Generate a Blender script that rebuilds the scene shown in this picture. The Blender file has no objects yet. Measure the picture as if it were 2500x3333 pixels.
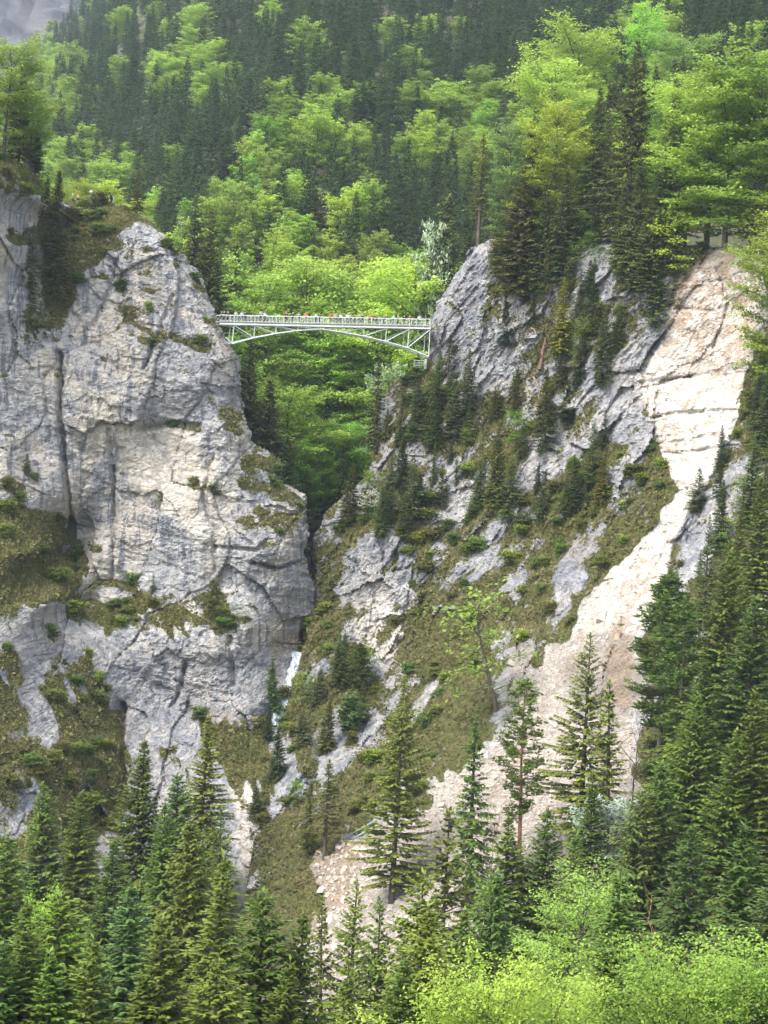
import bpy, math, random
import numpy as np
from mathutils import Vector, Matrix

random.seed(7)
rng = np.random.default_rng(11)
SC = bpy.context.scene
COL = SC.collection

# ------------------------------------------------------------------ camera
S = 768 / 2500.0            # photograph pixels -> render pixels
FPX = 2080.0                # focal length in render pixels
PITCH = math.atan((435 - 512) / FPX)
ROLL = math.radians(3.0)
fwd = np.array([0, math.cos(PITCH), math.sin(PITCH)])
up0 = np.array([0, -math.sin(PITCH), math.cos(PITCH)])
rt0 = np.array([1.0, 0, 0])
upv = math.cos(ROLL) * up0 - math.sin(ROLL) * rt0
rtv = math.cos(ROLL) * rt0 + math.sin(ROLL) * up0
cam_d = bpy.data.cameras.new('camera')
cam = bpy.data.objects.new('camera', cam_d)
COL.objects.link(cam)
m = Matrix.Identity(4)
for i in range(3):
    m[i][0], m[i][1], m[i][2] = rtv[i], upv[i], -fwd[i]
cam.matrix_world = m
cam_d.sensor_fit = 'HORIZONTAL'
cam_d.sensor_width = 36
cam_d.lens = 36 * FPX / 768
cam_d.clip_start = 1
cam_d.clip_end = 6000
SC.camera = cam

# ------------------------------------------------------------------ light
w = bpy.data.worlds.new('World')
SC.world = w
w.use_nodes = True
nt = w.node_tree
bg = nt.nodes['Background']
sky = nt.nodes.new('ShaderNodeTexSky')
sky.sky_type = 'NISHITA'
sky.sun_disc = False
SUN_EL, SUN_AZ = math.radians(56), math.radians(-128)   # azimuth measured from +Y towards +X
sky.sun_elevation = SUN_EL
sky.sun_rotation = SUN_AZ
sky.air_density = 1.0
sky.dust_density = 4.0
hs = nt.nodes.new('ShaderNodeHueSaturation')            # thin cloud: a paler sky
hs.inputs['Saturation'].default_value = 0.45
nt.links.new(sky.outputs[0], hs.inputs['Color'])
nt.links.new(hs.outputs[0], bg.inputs['Color'])
bg.inputs['Strength'].default_value = 0.15
sl = bpy.data.lights.new('sun', 'SUN')
sl.energy = 0.78
sl.angle = math.radians(24)
sl.color = (1.0, 0.95, 0.87)
so = bpy.data.objects.new('sun', sl)
COL.objects.link(so)
sd = Vector((math.sin(SUN_AZ) * math.cos(SUN_EL), math.cos(SUN_AZ) * math.cos(SUN_EL), math.sin(SUN_EL)))
so.rotation_euler = sd.to_track_quat('Z', 'Y').to_euler()
so.location = (-100, -100, 300)
SC.view_settings.view_transform = 'Standard'
SC.view_settings.look = 'None'
SC.view_settings.gamma = 1
SC.view_settings.use_curve_mapping = False
SC.view_settings.exposure = 1.8
SC.render.engine = 'CYCLES'
cy = SC.cycles
cy.max_bounces = 5
cy.diffuse_bounces = 3
cy.glossy_bounces = 1
cy.transmission_bounces = 3
cy.volume_bounces = 0
cy.transparent_max_bounces = 4
cy.use_denoising = True
cy.denoiser = 'OPENIMAGEDENOISE'
cy.use_adaptive_sampling = True
cy.adaptive_threshold = 0.02

# ------------------------------------------------------------------ projection helpers
def ray(px, py, y):
    """world point at depth y on the line of sight through photograph pixel (px, py)"""
    u = (np.asarray(px, float) * S - 384) / FPX
    v = (512 - np.asarray(py, float) * S) / FPX
    d = [fwd[i] + u * rtv[i] + v * upv[i] for i in range(3)]
    k = y / d[1]
    return d[0] * k, d[2] * k

def proj(x, y, z):
    a = x * rtv[0] + y * rtv[1] + z * rtv[2]
    b = x * upv[0] + y * upv[1] + z * upv[2]
    c = x * fwd[0] + y * fwd[1] + z * fwd[2]
    return (a / c * FPX + 384) / S, (512 - b / c * FPX) / S

# ------------------------------------------------------------------ noise
def _h(ix, iy, s):
    n = (ix.astype(np.int64) * 374761393 + iy.astype(np.int64) * 668265263 + s * 974634777) & 0x7fffffff
    n = ((n ^ (n >> 13)) * 1274126177) & 0x7fffffff
    n = (n ^ (n >> 16)) * 60493 & 0x7fffffff
    return (n & 0xffff) / 65535.0

def vnoise(x, y, s=0):
    ix, iy = np.floor(x), np.floor(y)
    fx, fy = x - ix, y - iy
    fx, fy = fx * fx * (3 - 2 * fx), fy * fy * (3 - 2 * fy)
    a, b = _h(ix, iy, s), _h(ix + 1, iy, s)
    c, d = _h(ix, iy + 1, s), _h(ix + 1, iy + 1, s)
    return (a + (b - a) * fx) * (1 - fy) + (c + (d - c) * fx) * fy - 0.5

def fbm(x, y, o=4, s=0, g=0.5):
    t, a = 0, 1.0
    for i in range(o):
        t = t + a * vnoise(x, y, s + i * 17)
        x, y, a = x * 2.03 + 7.1, y * 2.03 + 3.7, a * g
    return t

def cells(x, y, s=0, tilt=1.0):
    """angular blocks: every cell is a little tilted plane; returns offset and distance to the cell edge"""
    ix, iy = np.floor(x), np.floor(y)
    d1 = np.full(x.shape, 9e9); d2 = d1.copy(); val = np.zeros(x.shape)
    for dx in (-1, 0, 1):
        for dy in (-1, 0, 1):
            cx, cy_ = ix + dx, iy + dy
            qx, qy = cx + _h(cx, cy_, s), cy_ + _h(cx, cy_, s + 5)
            ex, ey = x - qx, y - qy
            d = ex * ex + ey * ey
            v = (_h(cx, cy_, s + 9) - 0.5) + tilt * ((_h(cx, cy_, s + 11) - 0.5) * ex + (_h(cx, cy_, s + 13) - 0.5) * ey)
            near = d < d1
            d2 = np.where(near, d1, np.minimum(d2, d))
            val = np.where(near, v, val)
            d1 = np.where(near, d, d1)
    return val, np.sqrt(d2) - np.sqrt(d1)

def sstep(a, b, x):
    t = np.clip((x - a) / (b - a), 0, 1)
    return t * t * (3 - 2 * t)

def poly_sd(x, y, P):
    """signed distance to a closed polygon, positive inside"""
    x = np.asarray(x, float); y = np.asarray(y, float)
    d = np.full(x.shape, 9e9); ins = np.zeros(x.shape, bool)
    n = len(P)
    for i in range(n):
        x0, y0 = P[i]; x1, y1 = P[(i + 1) % n]
        ex, ey = x1 - x0, y1 - y0
        t = np.clip(((x - x0) * ex + (y - y0) * ey) / (ex * ex + ey * ey + 1e-9), 0, 1)
        d = np.minimum(d, (x - x0 - t * ex) ** 2 + (y - y0 - t * ey) ** 2)
        c = (y0 > y) != (y1 > y)
        ins ^= c & (x < (x1 - x0) * (y - y0) / ((y1 - y0) if y1 != y0 else 1e-9) + x0)
    d = np.sqrt(d)
    return np.where(ins, d, -d)

# ------------------------------------------------------------------ mesh helpers
def mk_mesh(name, V, F, mats=(), attrs=None, midx=None, smooth=False):
    V = np.ascontiguousarray(V, dtype=np.float32); F = np.ascontiguousarray(F, dtype=np.int32)
    k = F.shape[1]
    me = bpy.data.meshes.new(name)
    me.vertices.add(len(V)); me.vertices.foreach_set('co', V.ravel())
    me.loops.add(F.size); me.loops.foreach_set('vertex_index', F.ravel())
    me.polygons.add(len(F))
    me.polygons.foreach_set('loop_start', np.arange(0, F.size, k, dtype=np.int32))
    me.polygons.foreach_set('loop_total', np.full(len(F), k, dtype=np.int32))
    for mt in mats:
        me.materials.append(mt)
    if midx is not None:
        me.polygons.foreach_set('material_index', np.asarray(midx, dtype=np.int32))
    me.polygons.foreach_set('use_smooth', np.full(len(F), smooth))
    me.update(calc_edges=True)
    for an, av in (attrs or {}).items():
        a = me.attributes.new(an, 'FLOAT', 'POINT')
        a.data.foreach_set('value', np.ascontiguousarray(av, dtype=np.float32))
    return me

def link(name, me, parent=None, **props):
    o = bpy.data.objects.new(name, me)
    COL.objects.link(o)
    if parent is not None:
        o.parent = parent
    for k, v in props.items():
        o[k] = v
    return o

def thing(name, label, cat, loc=(0, 0, 0), rz=0.0, group=None):
    o = bpy.data.objects.new(name, None)
    COL.objects.link(o)
    o.empty_display_size = 0.5
    o.location = loc
    o.rotation_euler = (0, 0, rz)
    o['label'] = label; o['category'] = cat
    if group:
        o['group'] = group
    return o

class MB:
    """collects quads"""
    def __init__(s):
        s.V, s.F, s.n, s.T = [], [], 0, []
    def add(s, V, F, t=0.0):
        V = np.asarray(V, float); F = np.asarray(F, int)
        s.V.append(V); s.F.append(F + s.n); s.n += len(V)
        s.T.append(np.full(len(V), t) if np.isscalar(t) else np.asarray(t))
    def tube(s, pts, rad, k=6, t=0.0, cap=True):
        pts = np.asarray(pts, float); n = len(pts)
        rad = np.broadcast_to(np.asarray(rad, float), (n,))
        tan = np.gradient(pts, axis=0)
        tan /= np.linalg.norm(tan, axis=1)[:, None] + 1e-9
        ref = np.array([0, 0, 1.0]) if abs(tan[0][2]) < 0.9 else np.array([1.0, 0, 0])
        a = np.cross(tan, ref); a /= np.linalg.norm(a, axis=1)[:, None] + 1e-9
        b = np.cross(tan, a)
        th = np.arange(k) * 2 * np.pi / k
        V = pts[:, None] + rad[:, None, None] * (np.cos(th)[None, :, None] * a[:, None] + np.sin(th)[None, :, None] * b[:, None])
        i, j = np.meshgrid(np.arange(n - 1), np.arange(k), indexing='ij')
        i, j = i.ravel(), j.ravel(); jn = (j + 1) % k
        F = np.stack([i * k + j, i * k + jn, (i + 1) * k + jn, (i + 1) * k + j], 1)
        V = V.reshape(-1, 3)
        if cap:
            if k == 4:
                F = np.vstack([F, [[3, 2, 1, 0]], [[(n - 1) * k + q for q in range(4)]]])
            elif k == 6:
                for base, fl in ((0, True), ((n - 1) * k, False)):
                    q = np.array([[0, 1, 2, 3], [0, 3, 4, 5]]) + base
                    F = np.vstack([F, q[:, ::-1] if fl else q])
        s.add(V, F, t)
    def box(s, c, sx, sy, sz, M=None, t=0.0):
        V = np.array([[a, b, d] for a in (-.5, .5) for b in (-.5, .5) for d in (-.5, .5)]) * [sx, sy, sz]
        if M is not None:
            V = V @ np.asarray(M).T
        s.add(V + np.asarray(c), [[0, 1, 3, 2], [4, 6, 7, 5], [0, 4, 5, 1], [2, 3, 7, 6], [0, 2, 6, 4], [1, 5, 7, 3]], t)
    def mesh(s, name, mats=(), smooth=False):
        return mk_mesh(name, np.vstack(s.V), np.vstack(s.F), mats, {'tint': np.concatenate(s.T)}, smooth=smooth)

# ------------------------------------------------------------------ materials
def new_mat(name):
    mt = bpy.data.materials.new(name); mt.use_nodes = True
    nt = mt.node_tree
    for n in list(nt.nodes):
        nt.nodes.remove(n)
    out = nt.nodes.new('ShaderNodeOutputMaterial')
    return mt, nt, out

class NT:
    def __init__(s, nt):
        s.nt = nt
    def n(s, t, **kw):
        n = s.nt.nodes.new(t)
        for k, v in kw.items():
            setattr(n, k, v)
        return n
    def put(s, sock, v):
        if hasattr(v, 'links'):
            s.nt.links.new(v, sock)
        else:
            sock.default_value = v
    def attr(s, name):
        return s.n('ShaderNodeAttribute', attribute_name=name).outputs['Fac']
    def math(s, op, a, b=0.0, clamp=False):
        n = s.n('ShaderNodeMath', operation=op, use_clamp=clamp)
        s.put(n.inputs[0], a); s.put(n.inputs[1], b)
        return n.outputs[0]
    def mix(s, f, a, b, mode='MIX'):
        n = s.n('ShaderNodeMix', data_type='RGBA', blend_type=mode)
        s.put(n.inputs[0], f); s.put(n.inputs[6], a if hasattr(a, 'links') else (*a, 1)); s.put(n.inputs[7], b if hasattr(b, 'links') else (*b, 1))
        return n.outputs[2]
    def noise(s, vec, scale, detail=4, rough=0.55, dist=0.0):
        n = s.n('ShaderNodeTexNoise')
        n.inputs['Scale'].default_value = scale; n.inputs['Detail'].default_value = detail
        n.inputs['Roughness'].default_value = rough; n.inputs['Distortion'].default_value = dist
        if vec is not None:
            s.nt.links.new(vec, n.inputs['Vector'])
        return n.outputs['Fac']
    def maprange(s, v, a, b, c=0.0, d=1.0):
        n = s.n('ShaderNodeMapRange', interpolation_type='SMOOTHSTEP')
        s.put(n.inputs[0], v)
        for i, q in enumerate((a, b, c, d)):
            n.inputs[i + 1].default_value = q
        return n.outputs[0]
    def mapping(s, vec, sc=(1, 1, 1), rot=(0, 0, 0)):
        n = s.n('ShaderNodeMapping')
        n.inputs['Scale'].default_value = sc; n.inputs['Rotation'].default_value = rot
        s.nt.links.new(vec, n.inputs['Vector'])
        return n.outputs[0]
    def bump(s, h, strength, dist, normal=None):
        n = s.n('ShaderNodeBump')
        n.inputs['Strength'].default_value = strength; n.inputs['Distance'].default_value = dist
        s.nt.links.new(h, n.inputs['Height'])
        if normal is not None:
            s.nt.links.new(normal, n.inputs['Normal'])
        return n.outputs[0]

def leaf_mat(name, lo, hi, transl=0.35, vary=0.25, rough=0.6):
    """leaf colour from tint (each leaf) x object colour (each tree)"""
    mt, nt, out = new_mat(name); N = NT(nt)
    t = N.attr('tint')
    c = N.mix(t, lo, hi)
    oi = N.n('ShaderNodeObjectInfo')
    c = N.mix(1.0, c, oi.outputs['Color'], 'MULTIPLY')
    rv = N.maprange(oi.outputs['Random'], 0, 1, .80, 1.2)
    cb = N.n('ShaderNodeCombineColor')
    for i in range(3):
        nt.links.new(rv, cb.inputs[i])
    c = N.mix(1.0, c, cb.outputs[0], 'MULTIPLY')
    d = N.n('ShaderNodeBsdfPrincipled')
    N.put(d.inputs['Base Color'], c); d.inputs['Roughness'].default_value = rough
    d.inputs['Specular IOR Level'].default_value = 0.25
    tr = N.n('ShaderNodeBsdfTranslucent'); N.put(tr.inputs['Color'], c)
    ms = N.n('ShaderNodeMixShader'); ms.inputs[0].default_value = transl
    nt.links.new(d.outputs[0], ms.inputs[1]); nt.links.new(tr.outputs[0], ms.inputs[2])
    nt.links.new(ms.outputs[0], out.inputs['Surface'])
    return mt

def flat_mat(name, col, rough=0.7, noise_amt=0.25, scale=3.0, use_obj=False, metal=0.0, col2=None, stretch=(1, 1, 1), bump=0.0):
    mt, nt, out = new_mat(name); N = NT(nt)
    tc = N.n('ShaderNodeTexCoord')
    v = N.mapping(tc.outputs['Object'], stretch)
    f = N.noise(v, scale, 5)
    c = N.mix(N.maprange(f, 0.3, 0.7), col, col2 or tuple(q * (1 - noise_amt) for q in col))
    if use_obj:
        oi = N.n('ShaderNodeObjectInfo')
        c = N.mix(1.0, c, oi.outputs['Color'], 'MULTIPLY')
    d = N.n('ShaderNodeBsdfPrincipled')
    N.put(d.inputs['Base Color'], c); d.inputs['Roughness'].default_value = rough; d.inputs['Metallic'].default_value = metal
    if bump:
        nt.links.new(N.bump(f, 1.0, bump), d.inputs['Normal'])
    nt.links.new(d.outputs[0], out.inputs['Surface'])
    return mt

def rock_mat(name, bedding=0.0):
    """grey limestone with rain streaks; attributes grass, fresh, cream, dirt say where the turf, the new scar and bare soil are"""
    mt, nt, out = new_mat(name); N = NT(nt)
    tc = N.n('ShaderNodeTexCoord'); P = tc.outputs['Object']
    n1 = N.noise(P, 0.11, 5, 0.6, 0.6); n2 = N.noise(P, 0.55, 6, 0.65, 0.4); n3 = N.noise(P, 2.6, 6, 0.7)
    st = N.mapping(P, (0.55, 0.55, 0.045))
    s1 = N.noise(st, 1.6, 6, 0.65, 0.5); s2 = N.noise(st, 4.5, 4, 0.6, 0.3)
    c = N.mix(N.maprange(n2, 0.34, 0.66), (0.35, 0.358, 0.37), (0.57, 0.555, 0.525))
    c = N.mix(N.math('MULTIPLY', N.maprange(n1, 0.43, 0.58), 0.75), c, (0.64, 0.575, 0.475))           # warm, recently broken faces
    c = N.mix(N.math('MULTIPLY', N.maprange(N.noise(P, 0.085, 6, 0.62, 0.9), 0.53, 0.63), 0.42), c, (0.24, 0.25, 0.27))        # dark weathered areas
    c = N.mix(N.math('MULTIPLY', N.maprange(s1, 0.50, 0.61), 0.8), c, (0.17, 0.19, 0.225))             # blue-black rain streaks
    c = N.mix(N.math('MULTIPLY', N.maprange(s2, 0.58, 0.68), 0.55), c, (0.70, 0.69, 0.67))            # lime wash
    c = N.mix(N.math('MULTIPLY', N.attr('dark_rock'), N.maprange(N.noise(P, 0.24, 6, 0.65, 0.6), 0.28, 0.62, 0.55, 0.95)), c, N.mix(N.maprange(n2, .38, .64), (0.19, 0.205, 0.235), (0.34, 0.345, 0.36)))        # darker blue-grey rock where the mask is high
    c = N.mix(N.math('MULTIPLY', N.attr('cream'), 0.85), c, N.mix(N.maprange(n2, 0.35, 0.7), (0.62, 0.555, 0.45), (0.76, 0.73, 0.66)))
    pink = N.mix(N.maprange(n1, 0.46, 0.66), (0.62, 0.565, 0.49), (0.52, 0.40, 0.30))
    fr = N.mix(N.maprange(n2, 0.36, 0.62), pink, (0.72, 0.69, 0.64))
    fr = N.mix(N.math('MULTIPLY', N.maprange(n3, 0.52, 0.7), 0.5), fr, (0.46, 0.38, 0.30))
    fr = N.mix(N.math('MULTIPLY', N.attr('ochre'), N.maprange(N.noise(P, 0.33, 6, 0.65, 0.8), 0.42, 0.58)), fr, N.mix(N.maprange(n3, .4, .6), (0.50, 0.35, 0.24), (0.50, 0.41, 0.33)))
    fr = N.mix(N.attr('gravel'), fr, N.mix(N.maprange(n3, .36, .62), (0.35, 0.305, 0.255), (0.53, 0.475, 0.41)))
    c = N.mix(N.attr('fresh'), c, fr)
    c = N.mix(N.math('MULTIPLY', N.maprange(n3, 0.55, 0.75), 0.35), c, (0.17, 0.17, 0.165))
    dirt = N.mix(N.maprange(n3, 0.35, 0.65), (0.20, 0.14, 0.08), (0.32, 0.24, 0.15))
    c = N.mix(N.attr('dirt'), c, dirt)
    gn = N.math('ADD', N.attr('grass'), N.math('ADD', N.math('MULTIPLY', N.math('SUBTRACT', N.noise(P, 0.28, 4, 0.6, 0.4), 0.5), 1.0), N.math('MULTIPLY', N.math('SUBTRACT', N.noise(P, 1.1, 6, 0.7), 0.5), 1.0)))
    gn = N.maprange(gn, 0.45, 0.60)
    g = N.mix(N.maprange(N.noise(P, 0.4, 5, 0.65), 0.34, 0.6), (0.19, 0.165, 0.075), (0.105, 0.125, 0.034))
    g = N.mix(N.maprange(n3, 0.4, 0.66), g, (0.075, 0.068, 0.03))
    c = N.mix(gn, c, g)
    d = N.n('ShaderNodeBsdfPrincipled')
    N.put(d.inputs['Base Color'], c); d.inputs['Roughness'].default_value = 0.92; d.inputs['Specular IOR Level'].default_value = 0.15
    cv = N.mapping(P, (0.7, 0.7, 1.35), (0, bedding, 0))
    k1 = N.math('ABSOLUTE', N.math('SUBTRACT', N.noise(cv, 0.32, 5, 0.6, 0.5), 0.5)); k2 = N.math('ABSOLUTE', N.math('SUBTRACT', N.noise(cv, 0.95, 4, 0.6, 0.3), 0.5))
    crack = N.math('ADD', N.math('MULTIPLY', N.maprange(k1, 0.0, 0.035), 0.38), N.math('MULTIPLY', N.maprange(k2, 0.0, 0.05), 0.28))
    hgt = N.math('ADD', crack, N.math('ADD', N.math('MULTIPLY', n3, 0.9), N.math('MULTIPLY', n2, 1.4)))
    nt.links.new(N.bump(hgt, 1.0, 0.55), d.inputs['Normal'])
    nt.links.new(d.outputs[0], out.inputs['Surface'])
    return mt

M_ROCK = rock_mat('limestone', 0.25)
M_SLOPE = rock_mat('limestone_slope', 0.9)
M_SPRUCE = leaf_mat('spruce_needles', (0.050, 0.072, 0.022), (0.190, 0.220, 0.060), 0.28)
M_BEECH = leaf_mat('beech_leaves', (0.125, 0.195, 0.034), (0.36, 0.46, 0.10), 0.45)
M_BLOSSOM = leaf_mat('blossom', (0.45, 0.5, 0.36), (0.75, 0.75, 0.68), 0.3)
M_GRASS = leaf_mat('grass_blades', (0.075, 0.088, 0.024), (0.255, 0.235, 0.085), 0.25)
M_BARK = flat_mat('bark', (0.13, 0.105, 0.085), 0.9, 0.5, 2.0, True, stretch=(2, 2, 0.3), bump=0.05)
M_FLOOR = flat_mat('forest_floor', (0.075, 0.062, 0.035), 0.95, 0.4, 0.12, col2=(0.045, 0.06, 0.02))
M_STONE = flat_mat('scree_stone', (0.54, 0.485, 0.42), 0.9, 0.25, 1.3, True, bump=0.08)
# ------------------------------------------------------------------ rock walls
class Wall:
    """a rock face as y = f(x, z), cut along its real outline, with a back"""
    def __init__(s, ctrl, outline, x0, x1, z0, z1, step):
        c = np.array(ctrl, float)
        X, Z = ray(c[:, 0], c[:, 1], c[:, 2])
        s.cx, s.cz = X, Z
        n = len(X)
        K = np.hypot(X[:, None] - X[None], Z[:, None] - Z[None])
        A = np.zeros((n + 3, n + 3)); A[:n, :n] = K; A[:n, n] = 1; A[:n, n + 1] = X; A[:n, n + 2] = Z
        A[n:, :n] = A[:n, n:].T
        s.wt = np.linalg.solve(A + np.diag([0.3] * n + [0] * 3), np.r_[c[:, 2], 0, 0, 0])
        s.outline = [s.at0(px, py) for px, py in outline]
        s.xs = np.arange(x0, x1, step); s.zs = np.arange(z0, z1, step)
        s.GX, s.GZ = np.meshgrid(s.xs, s.zs, indexing='ij')
        s.step = step
        s.Y = s.base(s.GX.ravel(), s.GZ.ravel()).reshape(s.GX.shape)
        s.px, s.py = proj(s.GX, s.Y, s.GZ)
    def base(s, x, z):
        n = len(s.cx); out = np.empty(len(x))
        for a in range(0, len(x), 40000):
            q = slice(a, a + 40000)
            out[q] = np.hypot(x[q, None] - s.cx, z[q, None] - s.cz) @ s.wt[:n] + s.wt[n] + s.wt[n + 1] * x[q] + s.wt[n + 2] * z[q]
        return out
    def at0(s, px, py):
        y = 320.0
        for _ in range(40):
            x, z = ray(px, py, y)
            y = 0.5 * y + 0.5 * float(s.base(np.array([x]), np.array([z]))[0])
        return float(x), float(z)
    def sample(s, x, z):
        i = np.clip((x - s.xs[0]) / s.step, 0, len(s.xs) - 1.001); j = np.clip((z - s.zs[0]) / s.step, 0, len(s.zs) - 1.001)
        return s.Y[int(i + .5), int(j + .5)]
    def at(s, px, py):
        """point of the finished surface seen at a photograph pixel"""
        y = 320.0
        for _ in range(40):
            x, z = ray(px, py, y)
            y = 0.6 * y + 0.4 * float(s.sample(x, z))
        x, z = ray(px, py, y)
        return float(x), y, float(z)
    def region(s, P, soft=12.0, warp=22.0, seed=3):
        """0..1 mask of a patch given by its outline, with a ragged edge"""
        wx = s.px + warp * fbm(s.px / 45, s.py / 45, 3, seed); wy = s.py + warp * fbm(s.px / 45 + 50, s.py / 45, 3, seed + 1)
        P = np.array(P, float)
        M = np.zeros(s.px.shape)
        b = (s.px > P[:, 0].min() - 60) & (s.px < P[:, 0].max() + 60) & (s.py > P[:, 1].min() - 60) & (s.py < P[:, 1].max() + 60)
        M[b] = sstep(-soft, soft, poly_sd(wx[b], wy[b], P))
        return M
    def grow(s, name, mat, attrs, roundr=3.5, back=26.0, rough=0.8):
        """cut to the outline and add the back"""
        x, z = s.GX, s.GZ
        wx = x + rough * fbm(x / 2.2, z / 2.2, 4, 71); wz = z + rough * fbm(x / 2.2 + 31, z / 2.2, 4, 72)
        sd = poly_sd(wx, wz, s.outline)
        t = np.clip(1 - sd / roundr, 0, 1)
        s.Y = s.Y + roundr * (1 - np.sqrt(np.clip(1 - t * t, 0, 1)))
        s.sd = sd
        keep = sd > -0.35 * s.step
        nx, nz = x.shape
        idx = -np.ones(x.shape, int)
        cell = keep[:-1, :-1] & keep[1:, :-1] & keep[:-1, 1:] & keep[1:, 1:]
        used = np.zeros(x.shape, bool)
        used[:-1, :-1] |= cell; used[1:, :-1] |= cell; used[:-1, 1:] |= cell; used[1:, 1:] |= cell
        gx, gz = np.gradient(sd, s.step)
        gl = gx * gx + gz * gz + 1e-6
        snap = (np.abs(sd) < 0.6 * s.step) & used
        X = np.where(snap, x - np.clip(sd * gx / gl, -.5 * s.step, .5 * s.step), x); Z = np.where(snap, z - np.clip(sd * gz / gl, -.5 * s.step, .5 * s.step), z)
        idx[used] = np.arange(used.sum())
        V = np.stack([X[used], s.Y[used], Z[used]], 1)
        i, j = np.nonzero(cell)
        F = np.stack([idx[i, j], idx[i + 1, j], idx[i + 1, j + 1], idx[i, j + 1]], 1)
        # back: open edges pushed away from the camera
        E = np.vstack([F[:, [0, 1]], F[:, [1, 2]], F[:, [2, 3]], F[:, [3, 0]]])
        key = np.sort(E, 1); key = key[:, 0].astype(np.int64) * len(V) + key[:, 1]
        u, inv, cnt = np.unique(key, return_inverse=True, return_counts=True)
        be = E[cnt[inv] == 1]
        bv = np.unique(be); mp = np.zeros(len(V), int); mp[bv] = np.arange(len(bv))
        at = {k: v[used] for k, v in attrs.items()}
        rings = [(back * .12, 1), (back * .45, 1), (back, 1)]
        gu = np.stack([gx[used], gz[used]], 1)[bv]; gu /= np.linalg.norm(gu, axis=1)[:, None] + 1e-6
        bpx, bpy_ = s.px[used][bv], s.py[used][bv]
        gu *= ((bpx > 0) & (bpx < 2480) & (bpy_ < 2150))[:, None]
        prev = np.arange(len(V))
        VV = [V]; FF = [F]; base = len(V)
        for dy, sh in rings:
            nv = V[bv].copy(); nv[:, 1] += dy
            nv[:, 0] += gu[:, 0] * (0.8 + dy * .5); nv[:, 2] += gu[:, 1] * (0.8 + dy * .5)
            nv[:, 0] += 0.5 * fbm(nv[:, 0] / 3, nv[:, 2] / 3 + dy, 3, 5); nv[:, 2] += 0.5 * fbm(nv[:, 0] / 3 + dy, nv[:, 2] / 3, 3, 6)
            nw = np.zeros(len(V), int); nw[bv] = base + np.arange(len(bv))
            FF.append(np.stack([prev[be[:, 1]], prev[be[:, 0]], nw[be[:, 0]], nw[be[:, 1]]], 1))
            VV.append(nv); base += len(bv); prev = nw
        A = {k: np.r_[v, np.tile(v[bv] * (0 if k == 'fresh' else 1), 3) + (.5 if k == 'grass' else 0)] for k, v in at.items()}
        me = mk_mesh(name, np.vstack(VV), np.vstack(FF), [mat], A, smooth=False)
        s.attrs = attrs
        s.obj = link(name, me, kind='structure')
        return s.obj
    def slope(s, k=4):
        """how much the smoothed face leans back (d y / d z)"""
        Y = s.Y
        for _ in range(k):
            Y = (Y + np.roll(Y, 1, 0) + np.roll(Y, -1, 0) + np.roll(Y, 1, 1) + np.roll(Y, -1, 1)) / 5
        return np.gradient(Y, s.step, axis=1)

def ell(cx, cy, a, b, n=12):
    return [(cx + a * math.cos(2 * math.pi * i / n), cy + b * math.sin(2 * math.pi * i / n)) for i in range(n)]

# --- the cliff that carries the near end of the bridge
A = Wall(
    ctrl=[(-750, 600, 312), (-750, 1400, 305), (-750, 1900, 292), (-750, 2500, 268), (-750, 3000, 240), (-120, 600, 322), (50, 560, 327), (100, 640, 330), (40, 800, 327), (-100, 1000, 322), (170, 700, 347), (170, 860, 341), (210, 1000, 338.5), (150, 960, 336),
          (230, 650, 352), (440, 690, 350), (330, 760, 346), (600, 830, 347), (690, 1000, 346), (735, 1110, 344), (780, 1200, 344), (780, 1300, 343), (830, 1450, 342), (910, 1550, 341), (985, 1640, 341),
          (1000, 1800, 339), (1000, 1950, 338), (970, 2080, 336), (950, 2180, 332), (900, 2350, 325),
          (300, 900, 339), (450, 1000, 337), (450, 1150, 335), (600, 1250, 334), (300, 1300, 333), (100, 1100, 331), (100, 1350, 330), (-100, 1400, 320),
          (430, 1370, 332), (500, 1430, 336.5), (560, 1500, 336), (430, 1520, 335), (560, 1620, 334), (720, 1400, 334), (720, 1550, 333), (800, 1750, 331), (900, 1800, 332), (850, 1900, 331), (400, 1750, 331.5), (300, 1800, 331), (280, 1950, 330), (500, 1850, 330.5), (700, 1930, 330),
          (230, 1720, 335), (215, 1800, 336),
          (350, 2050, 323), (500, 2040, 322), (650, 2050, 322), (800, 2050, 324), (450, 2150, 319), (700, 2120, 320.5), (500, 2270, 318.5), (750, 2270, 320), (400, 2330, 315), (600, 2330, 318), (850, 2280, 322), (800, 2360, 316), (600, 2420, 312), (430, 2420, 311),
          (-120, 1600, 316), (50, 1580, 321), (180, 1620, 326), (100, 1800, 314), (50, 1930, 309), (150, 1960, 309), (150, 2150, 308), (240, 2100, 314), (40, 2160, 299), (-120, 2200, 290), (60, 2350, 292), (280, 2300, 307), (330, 2450, 303), (150, 2500, 288), (50, 2650, 280), (300, 2700, 292), (380, 2600, 300), (500, 2600, 303), (700, 2600, 300), (850, 2600, 300), (780, 2800, 292), (500, 2850, 291), (150, 2800, 275), (0, 2900, 266), (850, 2950, 282), (980, 2500, 302), (300, 3000, 276)],
    outline=[(-800, 420), (-400, 470), (-150, 480), (40, 505), (105, 545), (128, 640), (170, 690), (228, 640), (330, 640), (440, 682), (480, 712), (562, 795), (642, 890), (692, 990), (704, 1035), (722, 1070), (738, 1115), (785, 1160), (788, 1215), (770, 1285), (800, 1350), (820, 1440), (905, 1500), (915, 1570), (990, 1620), (1005, 1700), (1012, 1745), (988, 1800), (1004, 1860), (1030, 1960), (1040, 2200), (1080, 3100), (-900, 3200)],
    x0=-96, x1=6, z0=-76, z1=46, step=0.23)
x, z = A.GX, A.GZ
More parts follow.
